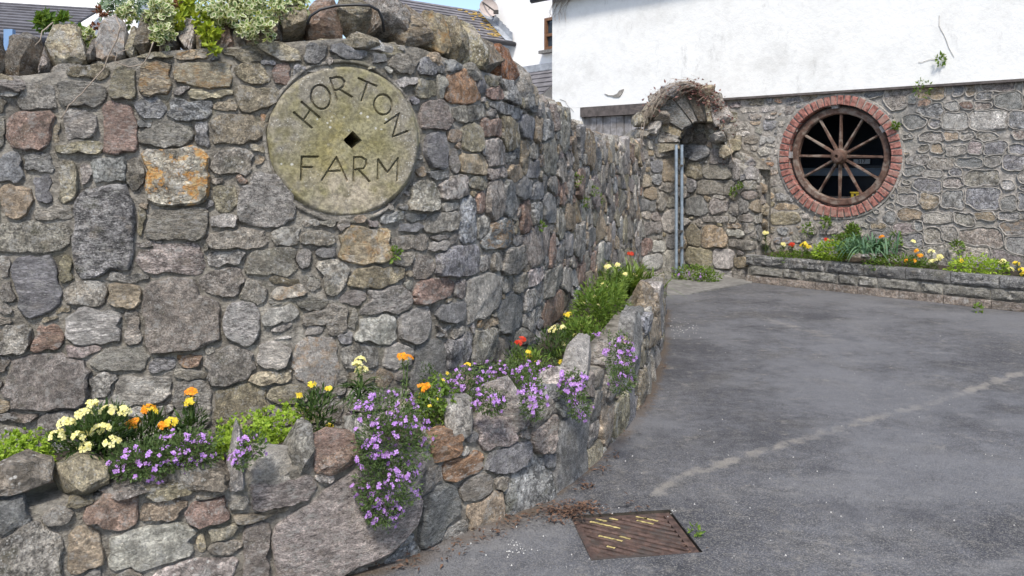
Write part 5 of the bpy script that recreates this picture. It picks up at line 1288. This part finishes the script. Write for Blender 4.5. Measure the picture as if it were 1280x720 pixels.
wallflower('tall golden wallflower at the bend of the wall', bed(712, 430, .7), H(.7, (708, 394), (712, 393)), G_, LF['mid'], nleaf=70, hr=.018)
wallflower('straggly green wallflower with few yellow blooms along the wall', bed(735, 412, .55), H(.55, (742, 371), (750, 398), (755, 400), (757, 393), (728, 410), (722, 405), (728, 378), (748, 383), (765, 366), (736, 398), (762, 405), (718, 420)), Y, LF['mid'], nleaf=360, leafL=(.03, .06), hr=.018)
wallflower('leafy yellow wallflower under the strap-leaved tuft', bed(770, 378, .45), H(.45, (772, 332), (760, 334), (782, 344), (755, 357), (793, 345)), Y, LF['mid'], nleaf=420, leafL=(.04, .08), hr=.022, fr=.014)
mound('leafy_weed', 'tangled green weeds filling the bed before the strap-leaved tuft', 'plant', [blob(742, 392, .45, 26, 50, 36), blob(722, 422, .5, 24, 40, 26), blob(762, 380, .35, 20, 50, 28), blob(745, 425, .3, 20, 40, 16)], LF['mid'], 4200, (.02, .05), .35)
wallflower('tiny magenta flowers beside the lime spurge', bed(780, 420, .15), H(.15, (777, 408), (783, 407), (779, 416)), LF['pink'], LF['mid'], nleaf=30, hr=.014, nf=6)
wallflower('single red bloom above the strap-leaved tuft', bed(786, 350, .6), H(.6, (788, 318)), RD, LF['mid'], nleaf=30, hr=.025, fr=.018, nf=8)
mound('feathery_weed', 'dark feathery weed at the tall wall right of the orange spike', 'plant', [blob(533, 470, .8, 12, 10, 14)], LF['dark'], 120, (.01, .025), .3)

def straps(name, label, base, n_, L, wd, mat, droop=1., up=1.2, spread=.06, cat='plant'):
    t = empty(name, base, label, cat); 
    mb = MB()
    for _ in range(n_):
        a = random.uniform(0, 6.3); d = Vector((math.cos(a), math.sin(a), 0)); ln = random.uniform(.6, 1.1) * L; q = base + Vector((random.gauss(0, spread), random.gauss(0, spread * .5), 0)); v = []
        tilt = random.uniform(.15, .75); sd = d.cross(Vector((0, 0, 1)))
        for i in range(7):
            s_ = i / 6; p_ = q + d * (ln * s_ * tilt * (1 + .4 * s_)) + Vector((0, 0, ln * (up * s_ * (1 - .3 * tilt) - droop * s_ * s_ * (.35 + .6 * tilt)))); ww = wd * (1 - s_ ** 3) * .5 + .0006
            v += [p_ - sd * ww, p_ + sd * ww + Vector((0, 0, ww * .3))]
        mb.add(v, [(i * 2, i * 2 + 1, i * 2 + 3, i * 2 + 2) for i in range(6)])
    mb.build('leaves', [mat], t)
straps('strap_leaved_tuft', 'arching tuft of green strap leaves at the far end of the bed', bed(788, 368, .5), 230, .62, .016, LF['strap'], .9, 1.0, .1)

# block planter plants
def pl(x, y, back=.35):              # on the planter, a fraction of its depth back from the front
    o = A0 - PN * (.1 + .55 * back); k1 = (x - HX) / FPX; tt = (k1 * o.y - o.x) / (PD.x - k1 * PD.y); q = o + PD * tt; q.z = EYE - (y - HY) / FPX * q.y; return q
straps('daffodil_clump', 'drooping blue green daffodil leaves hanging over the block planter', pl(1082, 316, .04), 190, .46, .02, LF['daff'], 1.45, 1.2, .13)
def pheads(back, *pts): return [pl(x, y, back) for x, y in pts]
PG = 'flowers in the block planter'
for lb, b_, hs, pm, lm in [('leafy plant with one pale yellow bloom beside the arch', (958, 318), ((957, 291), (956, 292)), Y, LF['dark']), ('small green sprig left of the dark red bloom', (977, 322), ((979, 306),), Y, LF['mid']),
    ('dark red bloom in the block planter', (990, 322), ((989, 307), (990, 306)), RD, LF['mid']), ('yellow and orange bloom right of the dark red one', (1006, 322), ((1006, 305), (1011, 309), (1003, 307)), G_, LF['mid']),
    ('dark red flowers near the lime mound by the daffodil leaves', (1030, 322), ((1032, 300), (1040, 302)), RD, LF['mid']), ('orange bloom left of the daffodil leaves', (1052, 325), ((1052, 311),), O_, LF['mid']),
    ('tall orange bloom right of the daffodil leaves', (1104, 328), ((1103, 297), (1105, 310)), O_, LF['mid']), ('orange and yellow flowers in the planter middle', (1142, 336), ((1133, 327), (1141, 326), (1145, 314), (1150, 320)), O_, LF['mid']),
    ('pale yellow flowers with dark leaves in the planter', (1168, 340), ((1164, 315), (1164, 327), (1175, 321), (1141, 303), (1172, 325)), Y, LF['dark']), ('golden bloom between the dark-leaved plant and lime mound', (1200, 340), ((1201, 326), (1199, 328)), G_, LF['mid']),
    ('pale yellow flowers right of the big lime mound', (1258, 348), ((1253, 327), (1263, 337), (1250, 329)), Y, LF['dark']), ('golden flowers at the right edge of the planter', (1277, 350), ((1277, 338), (1280, 343), (1270, 330)), G_, LF['dark'])]:
    wallflower(lb, pl(b_[0], b_[1], .35), pheads(.3, *hs), pm, lm, PG, nleaf=130, leafL=(.05, .09), hr=.028, fr=.02, nf=10, spread=.06)
def pblob(x, y, back, rx, rz): c = pl(x, y, back); m_ = c.y / 1000; return (c, (rx * m_, rx * m_ * .6, rz * m_))
for lb, bl, lm in [('big lime green mound at the right of the block planter', [pblob(1215, 334, .2, 27, 15), pblob(1240, 337, .2, 22, 13), pblob(1198, 338, .2, 15, 11)], LF['lime']), ('lime green mound left of the daffodil leaves', [pblob(1040, 314, .2, 24, 12)], LF['lime']),
                   ('dark green weed high behind the daffodil leaves', [pblob(1066, 290, .8, 8, 10), pblob(1055, 300, .7, 14, 8)], LF['mid']), ('green ground cover in the left planter', [pblob(1000, 322, .35, 40, 7)], LF['mid']),
                   ('green ground cover in the middle of the planter', [pblob(1120, 330, .35, 40, 10)], LF['mid'])]:
    mound('cushion_plant', lb, 'plant', bl, lm, 900, (.025, .05), .55, group='plants in the block planter', rosette=False)
# weeds growing from the walls
def weed(label, p_, r, n_, mat, L=(.015, .03), group='weeds growing from wall joints'): mound('wall_weed', label, 'weed', [(p_, (r, r * .6, r))], mat, n_, L, .55, group=group)
for lb, x, y, r, Wl in [('small green weed below the millstone on lichened stone', 488, 316, .03, MW), ('green weed high on the receding tall wall', 716, 225, .05, MW), ('pair of weeds on the receding wall near the arch', 724, 252, .05, MW), ('weed left of the arch on the tall wall', 736, 238, .05, MW), ('tiny weed on the right bend of the wall', 670, 282, .025, MW), ('low weed on the receding wall under its middle', 744, 250, .05, MW)]:
    weed(lb, Wl.pos(*Wl.sz(x, y), .03), r, 60, LF['mid'])
for lb, x, y, r in [('bright weed beside the brick ring lower left', 954, 246, .06), ('small weed on the arch pier right side', 945, 230, .05), ('weed tuft under the white render at right', 1156, 111, .1), ('little weed growing from the white render crack', 1178, 75, .06), ('weed below the brick ring', 1035, 278, .06), ('tiny weed right of the brick ring', 1121, 157, .035), ('small green sprig low on the barn wall', 1198, 308, .07), ('green fern tuft on the wall above the planter middle', 1122, 298, .09), ('ivy sprig at the foot of the brick ring', 1012, 286, .08)]:
    weed(lb, BW.pos(*BW.sz(x, y), .06), r, 60, LF['mid'], (.03, .055))
weed('moss-green weed on the arch pier', PW.pos(*PW.sz(919, 240), .04), .05, 50, LF['mid'], (.03, .05)); weed('tiny weed on the arch pier near its edge', PW.pos(*PW.sz(928, 232), .04), .04, 40, LF['mid'], (.03, .05))
mound('creeping_plant', 'low creeping green plant with bluish flowers at the arch foot', 'plant', [(P(866, 343, 10.5), (.28, .14, .12)), (P(884, 346, 10.3), (.18, .1, .09))], LF['mid'], 1000, (.025, .05), .5, LF['purple'], 26, .014)
weed('tiny grass sprig beside the drain grate', gpt(868, 664, .02), .022, 26, LF['mid'], (.012, .03))
weed('green sprig at the planter foot', gpt(1223, 387, .03), .05, 40, LF['mid'], (.03, .05))

# shrubs on the wall top
def varieg(label, blobs, n_, Lr=(.022, .034), group='variegated shrubs on the wall top', inner=.62, name='variegated_shrub'):
    base = blobs[0][0].copy(); base.z -= blobs[0][1][2]; t = empty(name, base, label, 'shrub', group); mb = MB(); tw = MB()
    for q, u_ in blob_pts(blobs, n_):
        d0 = (u_ + rv() * .6).normalized()
        tw.tube([q - d0 * .06 + Vector((0, 0, -.02)), q], .0015, .001, n=3)
        for k_ in range(6):
            d = (d0 * .4 + rv()).normalized(); nrm = (d0 + rv() * .3); sd = d.cross(nrm)
            if sd.length < .05: continue
            sd.normalize(); nr = sd.cross(d); L = random.uniform(*Lr); W = L * random.uniform(.5, .65); b = len(mb.v)
            for sc in (1, inner):
                for i in range(8):
                    a = i * math.pi / 4; l_ = .5 - .5 * math.cos(a) if sc == 1 else .5 - .5 * sc * math.cos(a)
                    p_ = q + d * L * l_ + sd * W * .5 * math.sin(a) * sc + nr * (abs(math.sin(a)) * W * .12 * sc - L * .12 * l_ * l_)
                    mb.v.append(tuple(p_))
            for i in range(8): mb.f.append((b + i, b + (i + 1) % 8, b + 8 + (i + 1) % 8, b + 8 + i)); mb.m.append(0)
            mb.f.append(tuple(b + 8 + i for i in range(8))); mb.m.append(1)
    mb.build('foliage', [LF['cream'], LF['shine']], t); tag(tw.build('twigs', [LF['twig']], t), kind='stuff')
dS = 3.42
varieg('cream edged evergreen shrub tumbling over the wall top left of the millstone', [blob(325, 18, 0, 52, 40, 22, 3.55), blob(285, 18, 0, 35, 40, 18, 3.5), blob(365, 8, 0, 25, 30, 14, 3.6), blob(320, 38, 0, 26, 20, 14, 3.42)], 330)
varieg('smaller cream edged shrub hanging between two brown coping stones', [blob(205, 22, 0, 20, 25, 20, 3.42), blob(204, 42, 0, 14, 12, 14, 3.36)], 95)
varieg('cream edged sprig behind the white lichened coping stone', [blob(112, 46, 0, 14, 14, 12, 3.4), blob(160, 18, 0, 10, 10, 16, 3.5)], 40)
def leafy(label, blobs, n_, mat, L=(.025, .045), W=.6, name='leafy_shrub', cat='shrub'): mound(name, label, cat, blobs, mat, n_, L, W, group='green shrubs behind the coping', rosette=True)
leafy('bright green sprig above the second coping stone', [blob(58, 27, 0, 12, 12, 12, 3.5), blob(78, 28, 0, 12, 12, 8, 3.52), blob(95, 36, 0, 12, 12, 8, 3.5)], 46, LF['mid'])
leafy('silvery green shrub behind the white lichened coping stone', [blob(165, 8, 0, 34, 30, 16, 3.75), blob(140, 12, 0, 16, 20, 12, 3.7), blob(205, -2, 0, 20, 30, 12, 3.7)], 210, LF['silver'], (.018, .034), .4)
leafy('yellow green sprig in front of the tumbling variegated shrub', [blob(263, 40, 0, 14, 10, 10, 3.38), blob(265, 60, 0, 8, 6, 7, 3.36)], 30, LF['yellowgreen'], (.025, .04))
leafy('glossy green leaves between the variegated shrubs', [blob(235, 8, 0, 18, 20, 14, 3.5), blob(222, 24, 0, 10, 10, 12, 3.42), blob(255, 22, 0, 12, 14, 12, 3.45)], 90, LF['yellowgreen'], (.022, .042))
leafy('rust red foliage beside the silvery shrub', [blob(127, 14, 0, 10, 8, 5, 3.6), blob(120, 33, 0, 7, 6, 6, 3.5), blob(220, 4, 0, 12, 8, 6, 3.44)], 60, LF['rustleaf'], (.012, .02))
# dry bare stems on the wall
def stem(label, pts, r, mat=None, name='bare_vine', cat='vine', n=5):
    q = [Vector(p_) for p_ in pts]; out = []
    for i in range(len(q) - 1):
        for t in (0, .33, .66): out.append(q[i].lerp(q[i + 1], t) + rv() * r * .5)
    mb = MB(); mb.tube(out + [q[-1]], r, r * .6, n=n); tag(mb.build(name, [mat or LF['twig']], None, True), label, cat)
mp = lambda x, y, o: MW.pos(MW.sz(x, y)[0], EYE - (y - HY) / FPX * MW.d_of(x), o)
stem('bare brown stem hanging down the wall from the white coping stone', [mp(150, 26, .06), mp(156, 38, .09), mp(152, 52, .08), mp(141, 72, .07), mp(134, 88, .06), mp(122, 102, .06), mp(106, 118, .05), mp(90, 133, .05), mp(80, 150, .045)], .0035)
stem('looped dry stem below the smaller variegated shrub', [mp(196, 56, .08), mp(190, 72, .07), mp(182, 82, .06), mp(165, 86, .06), mp(148, 80, .06), mp(150, 68, .06), mp(165, 64, .06)], .0028)
stem('pale dry stem crossing the second coping stone', [mp(75, 33, .1), mp(64, 45, .12), mp(62, 55, .13), mp(54, 64, .12)], .003)
# black hose
mb = MB(); pts = [P(384, 30, 3.44), P(388, 20, 3.44), P(400, 12, 3.45), P(420, 7, 3.46), P(445, 6, 3.47), P(462, 7, 3.48), P(473, 13, 3.5), P(478, 24, 3.52), P(480, 40, 3.54)]
mb.tube(pts, .0065, n=8); tag(mb.build('black_hose', M['black'], None, True), 'thin black hose looping over the coping stones above the millstone', 'hose')

# dry creeper over the arch
random.seed(77)
cr = empty('dry_creeper', P(850, 120, 10.8), 'bare straw coloured creeper with dead reddish leaves over the arch', 'creeper')
mb = MB(); dl = MB()
for k_ in range(62):
    t0 = random.uniform(.6, 2.3); span = random.uniform(.4, 1.5); off = random.uniform(0, 9); d = 10.6 + random.uniform(-.05, .25); pts = []
    dang = random.uniform(0, 16)
    for i in range(7):
        t = min(3.0, t0 + span * i / 6); x_, y_ = outer(t); e = off * math.sin(math.pi * min(1, .25 + i / 7)) + random.uniform(-1.2, 1.2)
        pts.append(P(x_ + math.cos(t) * e + random.uniform(-1, 1), y_ - math.sin(t) * e + dang * (i / 6) ** 2 + random.uniform(-1, 1), d - .05 * i / 6))
    mb.tube(pts, random.uniform(.003, .007), .002, n=4)
    j = random.randint(2, 4); mb.tube([pts[j], pts[j] + Vector((random.uniform(-.12, .12), random.uniform(-.05, .05), random.uniform(-.1, .1))), pts[j] + Vector((random.uniform(-.2, .2), random.uniform(-.08, .02), random.uniform(-.15, .12)))], .003, .0015, n=3)
for k_ in range(850):
    t0 = random.choice((random.uniform(.3, 1.6), random.uniform(1.0, 2.4), random.uniform(.75, 1.5))); x0, y0 = outer(t0); q = P(x0 + random.gauss(0, 7), y0 + random.gauss(1, 5), 10.7 + random.uniform(-.15, .3))
    dl.leaf(q, rv(), rv(), random.uniform(.03, .06), random.uniform(.02, .035), 0, .01)
for k_ in range(90):
    q = P(905 + random.gauss(3, 3), 135 + random.uniform(0, 75), 10.75); dl.leaf(q, rv(), rv(), random.uniform(.02, .05), .02, 0)
mb.build('stems', [LF['twig']], cr, True); dl.build('dead_leaves', [LF['deadleaf']], cr)
stem('thin creeper stem hanging down right of the arch', [P(905, 140, 10.7), P(910, 165, 10.65), P(913, 185, 10.6), P(917, 205, 10.6)], .007)
# dry grassy wisps at the eaves of the barn
mb = MB()
for k_ in range(14):
    x0 = random.uniform(696, 722); q = [BW.sz(x0, 0), BW.sz(x0 - random.uniform(2, 10), random.uniform(8, 18)), BW.sz(x0 - random.uniform(0, 8), random.uniform(18, 30))]
    mb.tube([BW.pos(s_, z, .06 + .02 * i) for i, (s_, z) in enumerate(q)], .003, n=3)
tag(mb.build('dry_wisps', [LF['twig']], None), 'dry straw wisps hanging from the barn eaves corner', 'dry grass')
print('objects', len(bpy.data.objects), 'tris', sum(len(o.data.loop_triangles) or sum(len(p_.vertices) - 2 for p_ in o.data.polygons) for o in bpy.data.objects if o.type == 'MESH'))
